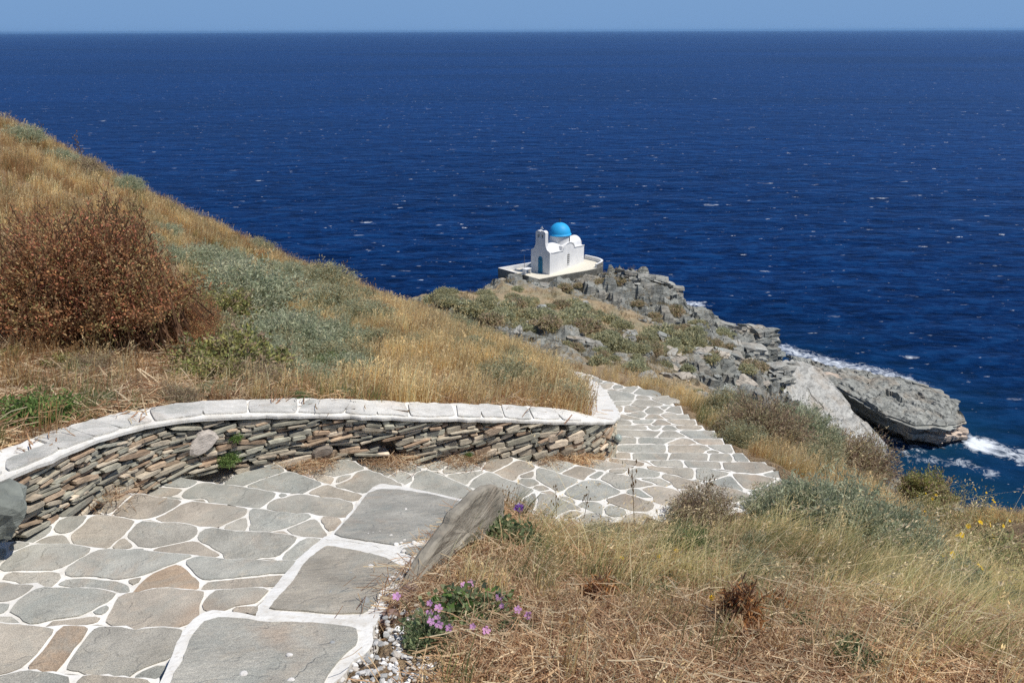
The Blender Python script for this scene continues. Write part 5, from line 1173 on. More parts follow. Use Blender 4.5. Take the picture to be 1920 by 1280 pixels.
shrubs([
 (M_DRYB[0], 'dry_shrub', 'shrub', 1440, 830, 190, 'dark twiggy brown shrub right of the stairs below the rocks', None),
 (M_SAGE[2], 'sage_shrub', 'shrub', 1505, 840, 150, 'grey-green shrub right of the dark twiggy brown one', None),
 (M_OLV[0], 'olive_shrub', 'shrub', 1370, 790, 120, 'low green-grey shrub between the stairs and the brown shrub', None),
 (M_SAGE[0], 'sage_shrub', 'shrub', 1590, 1035, 290, 'wide grey-green shrub at the lower corner of the stairs', None),
 (M_SAGE[2], 'sage_shrub', 'shrub', 1480, 1000, 170, 'grey-green shrub left of the wide corner shrub, touching the last step', None),
 (M_FERN[0], 'feathery_plant', 'plant', 1290, 1060, 150, 'green feathery plant in the middle of the long grass', None),
 (M_OLV[1], 'olive_shrub', 'shrub', 1130, 1035, 130, 'olive shrub at the left end of the long grass', None),
 (M_OLV[0], 'olive_shrub', 'shrub', 1420, 1110, 150, 'olive-green shrub behind the dead thistle', None),
 (M_SAGE[0], 'sage_shrub', 'shrub', 1800, 1130, 150, 'pale grey-green shrub below the yellow-flowered bushes', None),
 (M_SAGE[1], 'sage_shrub', 'shrub', 1690, 1050, 190, 'grey-green shrub right of the wide corner shrub', None),
 (M_DRYB[1], 'dry_shrub', 'shrub', 1610, 900, 200, 'grey-brown dead shrub on the brink above the rock shelf', None),
 (M_DRYB[0], 'dry_shrub', 'shrub', 1320, 1000, 160, 'purplish-brown dead shrub along the lower edge of the stairs', None),
 (M_MARJ[0], 'bushy_herb', 'shrub', 1745, 950, 120, 'brown spiky plant on the brink above the sea', None),
 (M_MARJ[1], 'bushy_herb', 'shrub', 1675, 905, 80, 'small brown spiky plant left of the larger one on the brink', None),
 (M_OLV[1], 'olive_shrub', 'shrub', 1540, 860, 100, 'low olive shrub in gold grass right of the stairs', None),
 (M_OLV[2], 'olive_shrub', 'shrub', 1905, 1165, 110, 'dark shrub at the right edge of the photo', None),
 (M_WEED[0], 'low_weed', 'weed', 935, 1040, 130, 'green clover-like weed behind the leaning slab', None),
 (M_WEED[1], 'low_weed', 'weed', 1000, 1055, 80, 'small green weed right of the weed behind the slab', None),
 (M_WEED[0], 'low_weed', 'weed', 800, 1235, 110, 'green weed in the gravel at the bottom', None),
 (M_WEED[1], 'low_weed', 'weed', 960, 1205, 60, 'small three-leaved weed right of the mallow', None),
 (M_WEED[0], 'low_weed', 'weed', 1240, 1150, 90, 'green weed at the edge of the long grass', None),
 (M_WEED[1], 'low_weed', 'weed', 1260, 1125, 70, 'bluish green weed beside the brown thistle', None),
 (M_WEED[0], 'low_weed', 'weed', 1610, 1265, 100, 'green weed at the bottom edge right of the middle', None),
 (M_WEED[1], 'low_weed', 'weed', 1560, 1230, 60, 'small weed above the bottom edge weed', None),
 (M_WEED[1], 'low_weed', 'weed', 975, 1110, 50, 'tiny weed above the mallow in the straw', None),
 (M_WEED[0], 'low_weed', 'weed', 1505, 1195, 60, 'grey-leaved weed right of the dried thistles', None),
], bz_)
def many(lst, fun):
    for n_, (cx, cy, sx_, sy_), mes, nm, cat, wlo, whi, lab, gr in lst:
        shrubs([(mes[rng.integers(len(mes))], nm, cat, rng.normal(cx, sx_), rng.normal(cy, sy_), rng.uniform(wlo, whi), lab, gr) for _ in range(n_)], fun)
many([(24, (505, 650, 95, 50), M_SAGE[:2] + M_OLV + M_MARJ[:1], 'sage_shrub', 'shrub', 80, 160, 'small grey-green shrub in the thicket between the spurge and the golden grass', 'small sage shrubs in the hillside thicket'),
      (13, (350, 695, 130, 28), M_DRYB, 'dry_shrub', 'shrub', 60, 130, 'small dry brown shrub in the tangle under the spurge', 'dry shrubs under the spurge'),
      (6, (140, 680, 100, 20), M_MARJ, 'bushy_herb', 'shrub', 50, 90, 'small yellow-green herb in the tangle under the spurge', 'herbs under the spurge'),
      (9, (620, 590, 90, 40), M_OLV, 'olive_shrub', 'shrub', 50, 100, 'small olive shrub on the upper middle of the hillside', 'olive shrubs on the upper hillside'),
      (9, (420, 450, 90, 35), M_OLV + M_SAGE, 'olive_shrub', 'shrub', 50, 100, 'small grey-green tuft along the crest above the sage shrubs', 'tufts along the hill crest'),
      (6, (960, 680, 90, 22), M_OLV, 'olive_shrub', 'shrub', 50, 90, 'small olive shrub along the right edge of the hill', 'olive shrubs along the right hill edge'),
      (5, (630, 745, 90, 12), M_FERN + M_WEED, 'low_weed', 'weed', 30, 60, 'small green weed along the back of the coping', 'weeds along the back of the coping')], hz_)
many([(10, (1560, 1010, 110, 40), M_SAGE + M_OLV, 'sage_shrub', 'shrub', 60, 120, 'small grey-green shrub among the long grass near the corner of the stairs', 'small shrubs near the corner of the stairs'),
      (10, (1700, 1020, 90, 40), M_DRYB, 'dry_shrub', 'shrub', 50, 110, 'small dry brown shrub along the brink above the sea', 'dry shrubs along the brink'),
      (8, (1470, 830, 80, 25), M_OLV + M_DRYB, 'olive_shrub', 'shrub', 50, 110, 'small olive-brown shrub on the slope right of the stairs', 'shrubs right of the stairs'),
      (9, (1180, 1030, 110, 20), M_DRYB, 'dry_shrub', 'shrub', 40, 90, 'small dead brown shrub in the grass below the stairs', 'dead shrubs below the stairs'),
      (9, (1450, 1190, 200, 40), M_WEED, 'low_weed', 'weed', 30, 70, 'small green weed scattered in the straw of the near bank', 'weeds in the straw'),
      (8, (1050, 1220, 120, 40), M_WEED, 'low_weed', 'weed', 24, 50, 'tiny green weed in the straw right of the mallow', 'weeds right of the mallow')], bz_)
# weeds on the wall
for pxx, f, sz, lab in ((430, .15, .085, 'green weed growing from the foot of the wall at its bend'), (445, .55, .05, 'small weed growing out of the wall joints above the green one'), (868, .05, .04, 'tiny weed at the wall foot on the right')):
    ls_ = wall_s(pxx); q = wp(ls_, np.interp(ls_, SL, BZ) + f * .36, .01) + W0; plant('wall_weed', lab, 'weed', M_GRN[0], q, sz)

# cushions on the headland
CUSH = [  # px, py, width px, mesh, label
 (950, 590, 60, 0, 'round olive cushion shrub in the middle of the left headland slope'), (1000, 600, 74, 1, 'wide green-grey cushion shrub right of the middle of the slope'), (975, 565, 50, 1, 'olive shrub below the long flat boulder'),
 (1075, 595, 80, 1, 'wide olive shrub mat above the gully'), (1100, 618, 70, 2, 'brownish shrub mat along the left side of the gully'), (1060, 572, 40, 3, 'yellow-green shrub below the outcrop'),
 (1165, 612, 46, 1, 'round green shrub at the foot of the overhanging block'), (1262, 588, 40, 2, 'round brown shrub at the right foot of the crag'), (1240, 625, 76, 1, 'wide green shrub mat right of the gully'), (1290, 645, 80, 1, 'second wide green shrub mat below the ridge'),
 (1325, 662, 60, 2, 'brownish end of the shrub mat below the ridge'), (1160, 535, 30, 2, 'golden brown shrub on top of the crag'), (1130, 532, 44, 2, 'brown shrub below the terrace end'), (1058, 545, 34, 2, 'brown shrub against the terrace wall'), (1084, 540, 22, 2, 'small brown shrub beside the one at the terrace wall'),
 (880, 600, 60, 0, 'olive shrub on the left shoulder'), (915, 562, 44, 0, 'olive shrub near the dark ledge on the shoulder'), (845, 548, 34, 1, 'small round shrub on the skyline left of the chapel'), (890, 545, 24, 2, 'tiny shrub on the skyline nearer the chapel'), (805, 556, 34, 0, 'shrub on the skyline where the headland begins'),
 (1420, 672, 30, 3, 'small yellow-green shrub among the ridge crags'), (1210, 645, 50, 1, 'olive shrub left of the dark stepped rock'), (1160, 660, 60, 1, 'olive shrub on the slope behind the stairs'), (1190, 690, 54, 3, 'yellow-green shrub just above the top of the stairs'), (1125, 680, 44, 0, 'dark olive shrub above the top of the stairs'),
 (1030, 630, 50, 2, 'brown cushion shrub above the blue-grey slabs'), (920, 620, 50, 2, 'brown cushion shrub left of the blue-grey slabs'), (1290, 700, 30, 3, 'small shrub on the scree'), (1310, 735, 30, 0, 'small shrub beside the low dark rock'), (1230, 720, 40, 2, 'dry shrub on the edge right of the stairs'),
 (1365, 640, 30, 2, 'small dry shrub on the ridge crest')]
def head_place(x, y, wpx, me, lab, gr=None):
    p = head_hit(x, y)
    if p is None: return
    dep = (p - EYE) @ FWD; R_ = wpx / 2 / F * dep; z = float(head_z(np.array([p[0]]), np.array([p[1]]))[0][0])
    plant('cushion_shrub', lab, 'shrub', me, (p[0], p[1], z + .06 - .05 * R_), (R_ * rng.uniform(.9, 1.15), R_, R_ * rng.uniform(.85, 1.2)), None, gr)
for x, y, wpx, k, lab in CUSH: head_place(x, y + wpx * .15, wpx, M_CUSH[k], lab)
for (cx, cy, sx_, sy_, n_, lab, gr) in [(980, 595, 65, 24, 52, 'small olive cushion shrub among many on the left headland slope', 'cushion shrubs on the left slope'), (1095, 610, 45, 24, 30, 'small olive cushion shrub in the mat left of the gully', 'cushion shrubs left of the gully'),
        (1275, 642, 52, 20, 38, 'small olive cushion shrub in the mat below the ridge', 'cushion shrubs below the ridge'), (870, 575, 50, 20, 30, 'small olive cushion shrub on the left shoulder of the headland', 'cushion shrubs on the shoulder'), (1160, 668, 60, 18, 34, 'small olive cushion shrub behind the top of the stairs', 'cushion shrubs behind the stairs'), (1390, 690, 60, 30, 14, 'small dry shrub between the rocks of the right slope', 'shrubs on the right slope')]:
    for _ in range(n_): head_place(rng.normal(cx, sx_), rng.normal(cy, sy_), rng.uniform(16, 44), M_CUSH[rng.integers(4)], lab, gr)

# ------------------------------------------------------------------ flowering plants
def flower_mesh(name, n, r_, col, eye, up=.3):
    mb = MB()
    for k in range(n):
        a = 2 * math.pi * k / n + random.uniform(-.1, .1); c, s_ = math.cos(a), math.sin(a); w_ = r_ * .36
        P = [(0, 0, 0), (.55 * r_ * c - w_ * s_, .55 * r_ * s_ + w_ * c, up * r_), (r_ * c - w_ * .7 * s_, r_ * s_ + w_ * .7 * c, up * r_ * 1.3), (r_ * .93 * c, r_ * .93 * s_, up * r_ * 1.25), (r_ * c + w_ * .7 * s_, r_ * s_ - w_ * .7 * c, up * r_ * 1.3), (.55 * r_ * c + w_ * s_, .55 * r_ * s_ - w_ * c, up * r_)]
        mb.add(P, [tuple(range(6))], np.array(col) * random.uniform(.85, 1.15))
    mb.tube([(0, 0, -.2 * r_), (0, 0, .25 * r_)], [r_ * .12, r_ * .1], eye, n=6)
    return mb.mesh(name, PETAL)
PINK = flower_mesh('flower', 5, .0165, (.70, .38, .66), (.8, .7, .8)); YEL = flower_mesh('flower', 9, .0125, (.85, .58, .03), (.7, .4, .01), .15)
def on_bank(x, y): return hill_hit(x, y, bz_, 1.0, 14, 900)
c0 = on_bank(880, 1165); mal = root('mallow_plant', tuple(c0), 'low green mallow with a dozen pink-purple flowers beside the kerb', 'flowering plant')
me = shrub_mesh('foliage', 700, .17, .075, 110, 9, .022, .008, WEED + GREEN[:1], (.14, .14, .07), .2, .02, .35, .0015, 0, .10, .3); o = bpy.data.objects.new('foliage', me); put(o, mal)
AVOID.append((c0[0], c0[1], .17)); stems = MB(); FL = [(744, 1118, .10), (806, 1130, .08), (806, 1150, .09), (822, 1140, .07), (820, 1158, .06), (843, 1176, .06), (822, 1170, .05), (887, 1174, .07), (911, 1182, .09), (937, 1118, .10), (970, 1142, .10), (990, 1152, .09), (882, 1093, .09), (868, 1097, .07), (942, 1135, .07), (808, 1165, .07)]
for x, y, h in FL:
    d = ray(x, y); g = on_bank(x, y + 30); f = EYE + d * ((g - EYE) @ FWD) * .965
    base = np.array([f[0] * .8 + c0[0] * .2, f[1] * .8 + c0[1] * .2, 0]); base[2] = float(bz_(base[:1], base[1:2])[0])
    if f[2] < base[2] + .03: f[2] = base[2] + .03
    stems.tube([base - c0, (base + f) / 2 + [.004, 0, .01] - c0, f - c0], [.0016, .0014, .0012], (.13, .15, .07), n=4)
    o = bpy.data.objects.new('flower', PINK); o.location = tuple(f - c0); o.rotation_euler = (rng.normal(.9, .3), rng.normal(0, .35), rng.uniform(-.5, .5)); k = rng.uniform(.6, .9); o.scale = (k, k, k); put(o, mal)
stems.obj('stems', LEAF, mal)
# purple thistle behind the leaning slab
g = on_bank(975, 1010); f = EYE + ray(972, 957) * ((g - EYE) @ FWD); th = root('thistle', tuple(g), 'single purple thistle flower on a stalk behind the leaning slab', 'flowering plant')
mb = MB(); mb.tube([(0, 0, -.02), (.005, 0, .06), f - g], [.003, .0025, .002], (.15, .16, .09), n=5); mb.obj('stem', LEAF, th)
me = shrub_mesh('flower_head', 702, .016, .03, 60, 3, .018, .002, [(.28, .14, .42), (.35, .2, .5), (.22, .1, .34)], (.2, .14, .22), .6, .2, .1, .0012, .2, .05, .9); o = bpy.data.objects.new('flower_head', me); o.location = tuple(f - g); put(o, th)
me = shrub_mesh('foliage', 703, .06, .07, 22, 6, .03, .006, WEED, (.14, .15, .08), .3, .3, .1, .002, 0, .1, .4); put(bpy.data.objects.new('foliage', me), th)
# yellow-flowered bushes on the right brink
for x, y, wpx, lab, nf in [(1815, 1010, 150, 'bushy plant with many yellow daisies on the brink at the right', 18), (1860, 1085, 160, 'yellow-flowered bush below the brink one at the right edge', 20), (1790, 1110, 110, 'pale green plant with a few yellow flowers left of the yellow bushes', 7), (1740, 975, 80, 'small yellow-flowered plant by the brown spiky one', 6)]:
    p = on_bank(x, y); R_ = wpx / 2 / F * ((p - EYE) @ FWD); yb = root('daisy_bush', tuple(p), lab, 'flowering plant'); R_ *= 1.3; AVOID.append((p[0], p[1], R_))
    me = shrub_mesh('foliage', 710 + x, R_, R_ * .95, 150, 20, .04, .007, [(.26, .26, .13), (.34, .31, .16), (.20, .22, .10), (.44, .37, .2)], (.26, .22, .12), .3, .15, .25, .003, .03, .08, .6); put(bpy.data.objects.new('foliage', me), yb)
    for _ in range(nf):
        a, e = rng.uniform(0, 6.28), rng.uniform(.25, 1.4); o = bpy.data.objects.new('flower', YEL); o.location = (R_ * 1.0 * math.cos(e) * math.cos(a), R_ * math.cos(e) * math.sin(a), R_ * 1.0 * math.sin(e)); o.rotation_euler = (rng.normal(.4, .4), rng.normal(0, .4), 0); k = rng.uniform(1.1, 1.7); o.scale = (k, k, k); put(o, yb)
for x, y in [(1235, 1042), (1268, 1032), (1166, 1046), (1335, 1120)]:
    p = on_bank(x, y + 40); f = EYE + ray(x, y) * ((p - EYE) @ FWD); r0 = root('yellow_daisy', tuple(p), 'single yellow daisy standing in the long dry grass', 'flower', 'yellow daisies in the long grass')
    mb = MB(); mb.tube([(0, 0, -.02), f - p], [.002, .0015], (.2, .2, .08), n=4); mb.obj('stem', LEAF, r0)
    o = bpy.data.objects.new('flower', YEL); o.location = tuple(f - p); o.rotation_euler = (.6, 0, 0); o.scale = (.75,) * 3; put(o, r0)
# dried thistles
for x, y, hpx, wpx, lab in [(1385, 1195, 100, 70, 'dead dark brown thistle stalk leaning in the straw'), (1460, 1170, 55, 60, 'dead orange-brown thistle right of the tall dark one'), (1400, 1225, 50, 70, 'low dead orange thistle in front of the tall dark one'), (1120, 1150, 60, 60, 'dead reddish-brown plant in the straw left of the thistles')]:
    p = on_bank(x, y); dep = (p - EYE) @ FWD; R_ = wpx / 2 / F * dep; H_ = hpx / F * dep
    me = shrub_mesh('dead_thistle', 730 + x, R_, H_, 70, 14, .028, .0022, [(.26, .12, .05), (.36, .18, .07), (.16, .09, .06), (.30, .2, .12)], (.16, .09, .055), .4, .45, .15, .003, .05, .08, .3); AVOID.append((p[0], p[1], R_ * 1.2)); plant('dead_thistle', lab, 'dead plant', me, p, 1.25)
# tall thin stalks against the sea and rocks
STK = MB(); 
def stalk_mesh(seed, H, col, n=9):
    r = np.random.default_rng(seed); mb = MB(); mb.tube([(0, 0, -.02), (.01, 0, H * .5), (.05 * H, 0, H)], [.0028, .0022, .0012], col, n=4)
    for k in range(n):
        z = H * r.uniform(.5, 1); x0 = .05 * H * (z / H) ** 2; a = r.uniform(0, 6.28); l = H * r.uniform(.05, .16); q = np.array([x0 + l * math.cos(a) * .7, l * math.sin(a) * .7, z + l * .6])
        mb.tube([(x0, 0, z), q], [.0014, .001], col, n=3); mb.tube([q, q + [.002, 0, .012], q + [.003, 0, .022]], [.001, .0055, .0012], np.array(col) * r.uniform(.8, 1.5), n=5)
    return mb.mesh('dry_stalk', LEAF)
SM = [stalk_mesh(i, .34, (.27, .19, .11)) for i in range(4)]
for fun, pts, lab, gr in [(bz_, [(920, 1000), (1045, 995), (1090, 995), (1190, 990), (1300, 980)], 'thin dry seed stalk standing before the lower edge of the stairs', 'dry stalks by the lower edge of the stairs'),
      (hz_, [(150, 315), (160, 322), (295, 375), (432, 440), (450, 445), (560, 500), (640, 545), (655, 550), (90, 285), (705, 590), (712, 700)], 'thin dry seed stalk on the crest of the hill', 'dry stalks on the hill crest')]:
    for x, y in pts:
        p = hill_hit(x, y, fun)
        if p is None: continue
        dep = (p - EYE) @ FWD; plant('dry_stalk', lab, 'dry plant', SM[rng.integers(4)], p, float(np.clip(dep / 5., .6, 1.7)) * rng.uniform(.7, 1.2), None, gr, (rng.normal(0, .1), rng.normal(.1, .1)))
# orange leaf in the gravel
p = on_bank(868, 1250); mb = MB(); mb.add([(-.05, 0, .012), (-.02, -.02, .02), (.02, -.018, .024), (.05, -.004, .012), (.022, .018, .02), (-.02, .02, .016)], [(0, 1, 2, 3, 4, 5)], (.52, .20, .03)); plant('dead_leaf', 'curled orange dead leaf lying in the straw at the bottom', 'leaf', mb.mesh('dead_leaf', LEAF), p + np.array([0, 0, .02]), .75, .1)

# ------------------------------------------------------------------ grasses (uncountable): tufts scattered over the ground
PROTO = bpy.data.collections.new('tuft_shapes')
def scatter(name, label, protos, P, rz, scl, tilt=None):
    col = bpy.data.collections.new(name + '_shapes')
    for i, me in enumerate(protos): col.objects.link(bpy.data.objects.new(f'{name}_shape_{i:02d}', me))
    n = len(P); me = bpy.data.meshes.new(name); me.vertices.add(n); me.vertices.foreach_set('co', np.asarray(P, np.float32).ravel())
    rot = np.zeros((n, 3), np.float32); rot[:, 2] = rz
    if tilt is not None: rot[:, :2] = tilt
    for nm, ty, key, arr in (('rot', 'FLOAT_VECTOR', 'vector', rot), ('scl', 'FLOAT', 'value', np.asarray(scl, np.float32)), ('pick', 'INT', 'value', rng.integers(len(protos), size=n).astype(np.int32))):
        a = me.attributes.new(nm, ty, 'POINT'); a.data.foreach_set(key, arr.ravel())
    o = bpy.data.objects.new(name, me); put(o, None, label, name.replace('_', ' '), None, 'stuff')
    g = bpy.data.node_groups.new(name, 'GeometryNodeTree'); g.interface.new_socket('Geometry', in_out='INPUT', socket_type='NodeSocketGeometry'); g.interface.new_socket('Geometry', in_out='OUTPUT', socket_type='NodeSocketGeometry')
    gi, go = g.nodes.new('NodeGroupInput'), g.nodes.new('NodeGroupOutput'); ip = g.nodes.new('GeometryNodeInstanceOnPoints'); ci = g.nodes.new('GeometryNodeCollectionInfo')
    ci.inputs['Collection'].default_value = col; ci.inputs['Separate Children'].default_value = True; ci.inputs['Reset Children'].default_value = True
    def na(nm, ty):
        x = g.nodes.new('GeometryNodeInputNamedAttribute'); x.data_type = ty; x.inputs['Name'].default_value = nm; return [q for q in x.outputs if q.enabled and q.name == 'Attribute'][0]
    e = g.nodes.new('FunctionNodeEulerToRotation'); L = g.links.new
    L(gi.outputs[0], ip.inputs['Points']); L(ci.outputs[0], ip.inputs['Instance']); ip.inputs['Pick Instance'].default_value = True
    L(na('pick', 'INT'), ip.inputs['Instance Index']); L(na('rot', 'FLOAT_VECTOR'), e.inputs[0]); L(e.outputs[0], ip.inputs['Rotation']); L(na('scl', 'FLOAT'), ip.inputs['Scale']); L(ip.outputs[0], go.inputs[0])
    m_ = o.modifiers.new('scatter', 'NODES'); m_.node_group = g; return o
def tuft(name, seed, n, rad, H, wid, pal, lean=.35, bend=.5, head=0., hcol=None, basecol=None, seg=4):
    r = np.random.default_rng(seed); az = r.uniform(0, 6.28, n); b = np.stack([r.normal(0, rad, n), r.normal(0, rad, n), np.full(n, -.02)], 1)
    h = H * r.uniform(.45, 1.1, n); out = np.stack([np.cos(az) * r.uniform(0, .35, n) + lean * r.uniform(.4, 1.4, n), np.sin(az) * r.uniform(0, .35, n), np.zeros(n)], 1)
    t = np.linspace(0, 1, seg + 1); P = b[:, None] + out[:, None] * (h[:, None] * (.35 * t + bend * t ** 2))[..., None] + np.array([0, 0, 1.]) * (h[:, None] * (t - .28 * bend * t ** 2.5))[..., None]
    sd_ = np.stack([-np.sin(az), np.cos(az), 0 * az], 1); w_ = (wid * r.uniform(.6, 1.3, n))[:, None] * (1 - .8 * t ** 1.5)[None]
    V = np.stack([P - sd_[:, None] * w_[..., None], P + sd_[:, None] * w_[..., None]], 2).reshape(-1, 3); k = (np.arange(n) * (seg + 1) * 2)[:, None] + np.arange(seg)[None] * 2
    Q = np.stack([k, k + 1, k + 3, k + 2], -1).reshape(-1, 4); pal = np.array(pal); c = np.minimum(pal[r.integers(len(pal), size=n)] * r.uniform(.95, 1.35, (n, 1)), .9); c = np.repeat(c[:, None], seg, 1)
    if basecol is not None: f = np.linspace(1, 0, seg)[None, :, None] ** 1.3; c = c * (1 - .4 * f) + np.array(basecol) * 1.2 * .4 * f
    c = c.reshape(-1, 3)
    if head:
        m = int(n * head); ii = r.choice(n, m, False); nh = 5; tp = P[ii][:, -1]; dr = unit(P[ii][:, -1] - P[ii][:, -2])
        p0 = np.repeat(tp, nh, 0) - np.repeat(dr, nh, 0) * r.uniform(-.01, .05, (m * nh, 1)) + r.normal(0, .005, (m * nh, 3)); ld = unit(np.repeat(dr, nh, 0) + r.normal(0, .5, (m * nh, 3))); s2 = unit(np.cross(ld, r.normal(size=(m * nh, 3))))
        l = .022; V2 = np.stack([p0, p0 + ld * l * .5 + s2 * .0032, p0 + ld * l, p0 + ld * l * .5 - s2 * .0032], 1).reshape(-1, 3)
        Q = np.vstack([Q, len(V) + np.arange(4 * m * nh).reshape(-1, 4)]); V = np.vstack([V, V2]); c = np.vstack([c, np.array(hcol) * r.uniform(.8, 1.2, (m * nh, 1))])
    return np_mesh(name, V, Q, c, GRASS)
def litter(name, seed, n, rad, L, wid, pal, lift=.03):
    r = np.random.default_rng(seed); a = r.uniform(0, 6.28, n); c = np.stack([r.normal(0, rad, n), r.normal(0, rad, n), r.uniform(.0, lift, n)], 1); l = L * r.uniform(.3, 1.1, n)
    d = np.stack([np.cos(a), np.sin(a), r.normal(0, .25, n)], 1); s2 = np.stack([-np.sin(a), np.cos(a), r.normal(0, .6, n)], 1); w_ = (wid * r.uniform(.5, 1.4, n))[:, None]; k2 = r.normal(0, .12, (n, 3)) * l[:, None]
    P = [c - d * l[:, None] / 2, c + k2 * .5, c + d * l[:, None] / 2]; V = np.stack([x for p in P for x in (p - s2 * w_, p + s2 * w_)], 1).reshape(-1, 3); k = (np.arange(n) * 6)[:, None] + np.array([0, 2])[None]
    Q = np.stack([k, k + 1, k + 3, k + 2], -1).reshape(-1, 4); pal = np.array(pal); cc = np.repeat(pal[r.integers(len(pal), size=n)] * r.uniform(.75, 1.25, (n, 1)), 2, 0); return np_mesh(name, V, Q, cc, GRASS)
STRAW = [(.60, .44, .28), (.72, .57, .39), (.46, .30, .19), (.31, .18, .11), (.82, .70, .51)]
RUST = [(.48, .27, .12), (.38, .20, .09), (.57, .37, .18), (.62, .45, .24)]
TAN = [(.68, .58, .31), (.60, .52, .26), (.47, .44, .21), (.32, .34, .15), (.80, .69, .41)]
GR2 = [(.21, .24, .10), (.28, .29, .13), (.37, .34, .17), (.16, .19, .08)]
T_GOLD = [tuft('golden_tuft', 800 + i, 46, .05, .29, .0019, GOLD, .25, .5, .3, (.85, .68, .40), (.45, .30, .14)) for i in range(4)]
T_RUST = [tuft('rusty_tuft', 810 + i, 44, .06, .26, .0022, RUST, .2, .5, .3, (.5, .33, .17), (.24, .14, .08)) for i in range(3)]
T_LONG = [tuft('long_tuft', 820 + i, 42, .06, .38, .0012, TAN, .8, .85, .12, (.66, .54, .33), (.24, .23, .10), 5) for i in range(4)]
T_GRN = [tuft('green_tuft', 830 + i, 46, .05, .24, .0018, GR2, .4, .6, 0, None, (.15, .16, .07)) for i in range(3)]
T_LIT = [litter('straw_bits', 840 + i, 60, .07, .10, .0011, STRAW) for i in range(4)]
T_LITF = [litter('straw_bits', 850 + i, 46, .12, .2, .0022, STRAW, .06) for i in range(3)]
def gz(px_, py_, Z):
    r = np.zeros(px_.shape)
    for cx, cy, sx_, sy_, w_ in Z: r = r + w_ * np.exp(-((px_ - cx) / sx_) ** 2 - ((py_ - cy) / sy_) ** 2)
    return r
OUT = .22
def sample(poly_fun, zfun, xr, yr, dens, zone, near=None, patch=1.5):
    n = int((xr[1] - xr[0]) * (yr[1] - yr[0]) * dens); x = rng.uniform(*xr, n); y = rng.uniform(*yr, n)
    k = poly_fun(x, y); x, y = x[k], y[k]; z = zfun(x, y); P = np.stack([x, y, z], 1); px_, py_, d = project(P)
    k = (d > .4) & (px_ > -900) & (px_ < 2600) & (py_ > 0) & (py_ < 1700); P, px_, py_, d = P[k], px_[k], py_[k], d[k]
    sd_ = rng.uniform(0, 99); pn = np.clip(1 + patch * fbm(P[:, 0] * 1.5 + sd_, P[:, 1] * 1.5, 0, 3), .15, 2)
    k = rng.random(len(P)) < np.clip((zone(px_, py_, d) + OUT * ((px_ < -60) | (px_ > 1980))) * pn, 0, 1)
    for ax_, ay_, ar_ in AVOID: k &= ~((np.hypot((P[:, 0] - ax_), (P[:, 1] - ay_ + .45 * ar_)) < .95 * ar_) & (rng.random(len(P)) < .93))
    return P[k], d[k]
HP_IN = np.vstack([WF[:, :2] - nrm * (WIDTH + .03)[:, None], HILLPOLY[160:]])
on_hillside = lambda x, y: inside(HP_IN, x, y)
WEDGE = WF[:, :2]
def on_bankside(x, y): return ~inside(HILLPOLY, x, y) & ~on_path(x, y) & (seg_dist(WEDGE, x, y) > .06) & (near_edge(OE, x, y)[0] > .10) & ~((x < .4) & (near_edge(KE, x, y)[1] > 0) & (x < np.interp(y, KE[:, 1], KE[:, 0])))
def sc_of(P, lo, hi): return rng.uniform(lo, hi, len(P))
lean_rz = lambda P, s_=.7: rng.normal(0, s_, len(P))
# hillside
Zg = [(820, 690, 260, 90, 1.2), (980, 745, 180, 60, 1.), (600, 560, 160, 60, .35), (680, 570, 160, 50, .8), (330, 440, 260, 60, .45), (120, 300, 260, 70, .55), (860, 620, 120, 60, .4)]
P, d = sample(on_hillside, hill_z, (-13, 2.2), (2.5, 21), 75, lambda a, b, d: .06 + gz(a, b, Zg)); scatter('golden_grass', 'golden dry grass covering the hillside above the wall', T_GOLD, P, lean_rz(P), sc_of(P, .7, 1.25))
Zr = [(180, 420, 420, 60, .6), (480, 450, 200, 60, .5), (100, 290, 250, 50, .5), (200, 700, 300, 60, .5), (700, 590, 120, 60, .5), (1040, 760, 90, 30, .9), (450, 720, 250, 40, .3)]
P, d = sample(on_hillside, hill_z, (-13, 2.2), (2.5, 21), 60, lambda a, b, d: .10 + gz(a, b, Zr)); scatter('rusty_grass', 'rusty brown dry grass among the hillside shrubs', T_RUST, P, lean_rz(P), sc_of(P, .6, 1.2))
P, d = sample(on_hillside, hill_z, (-13, 2.2), (2.0, 21), 36, lambda a, b, d: .07 + gz(a, b, [(330, 420, 320, 120, .3), (880, 640, 130, 40, .3), (600, 650, 120, 80, .4), (420, 560, 160, 120, .4), (30, 800, 120, 60, .6), (620, 740, 140, 25, .6)])); scatter('green_grass', 'thin grey-green grass mixed into the hillside', T_GRN, P, lean_rz(P), sc_of(P, .7, 1.2))
P, d = sample(on_hillside, hill_z, (-6, 2.2), (1.2, 8), 140, lambda a, b, d: .12 + gz(a, b, [(200, 760, 420, 80, 1.), (0, 720, 250, 140, .8), (480, 740, 160, 40, .6)])); scatter('dry_straw', 'flattened brown straw behind the coping of the wall', T_LITF, P, rng.uniform(0, 6.28, len(P)), sc_of(P, .6, 1.2))
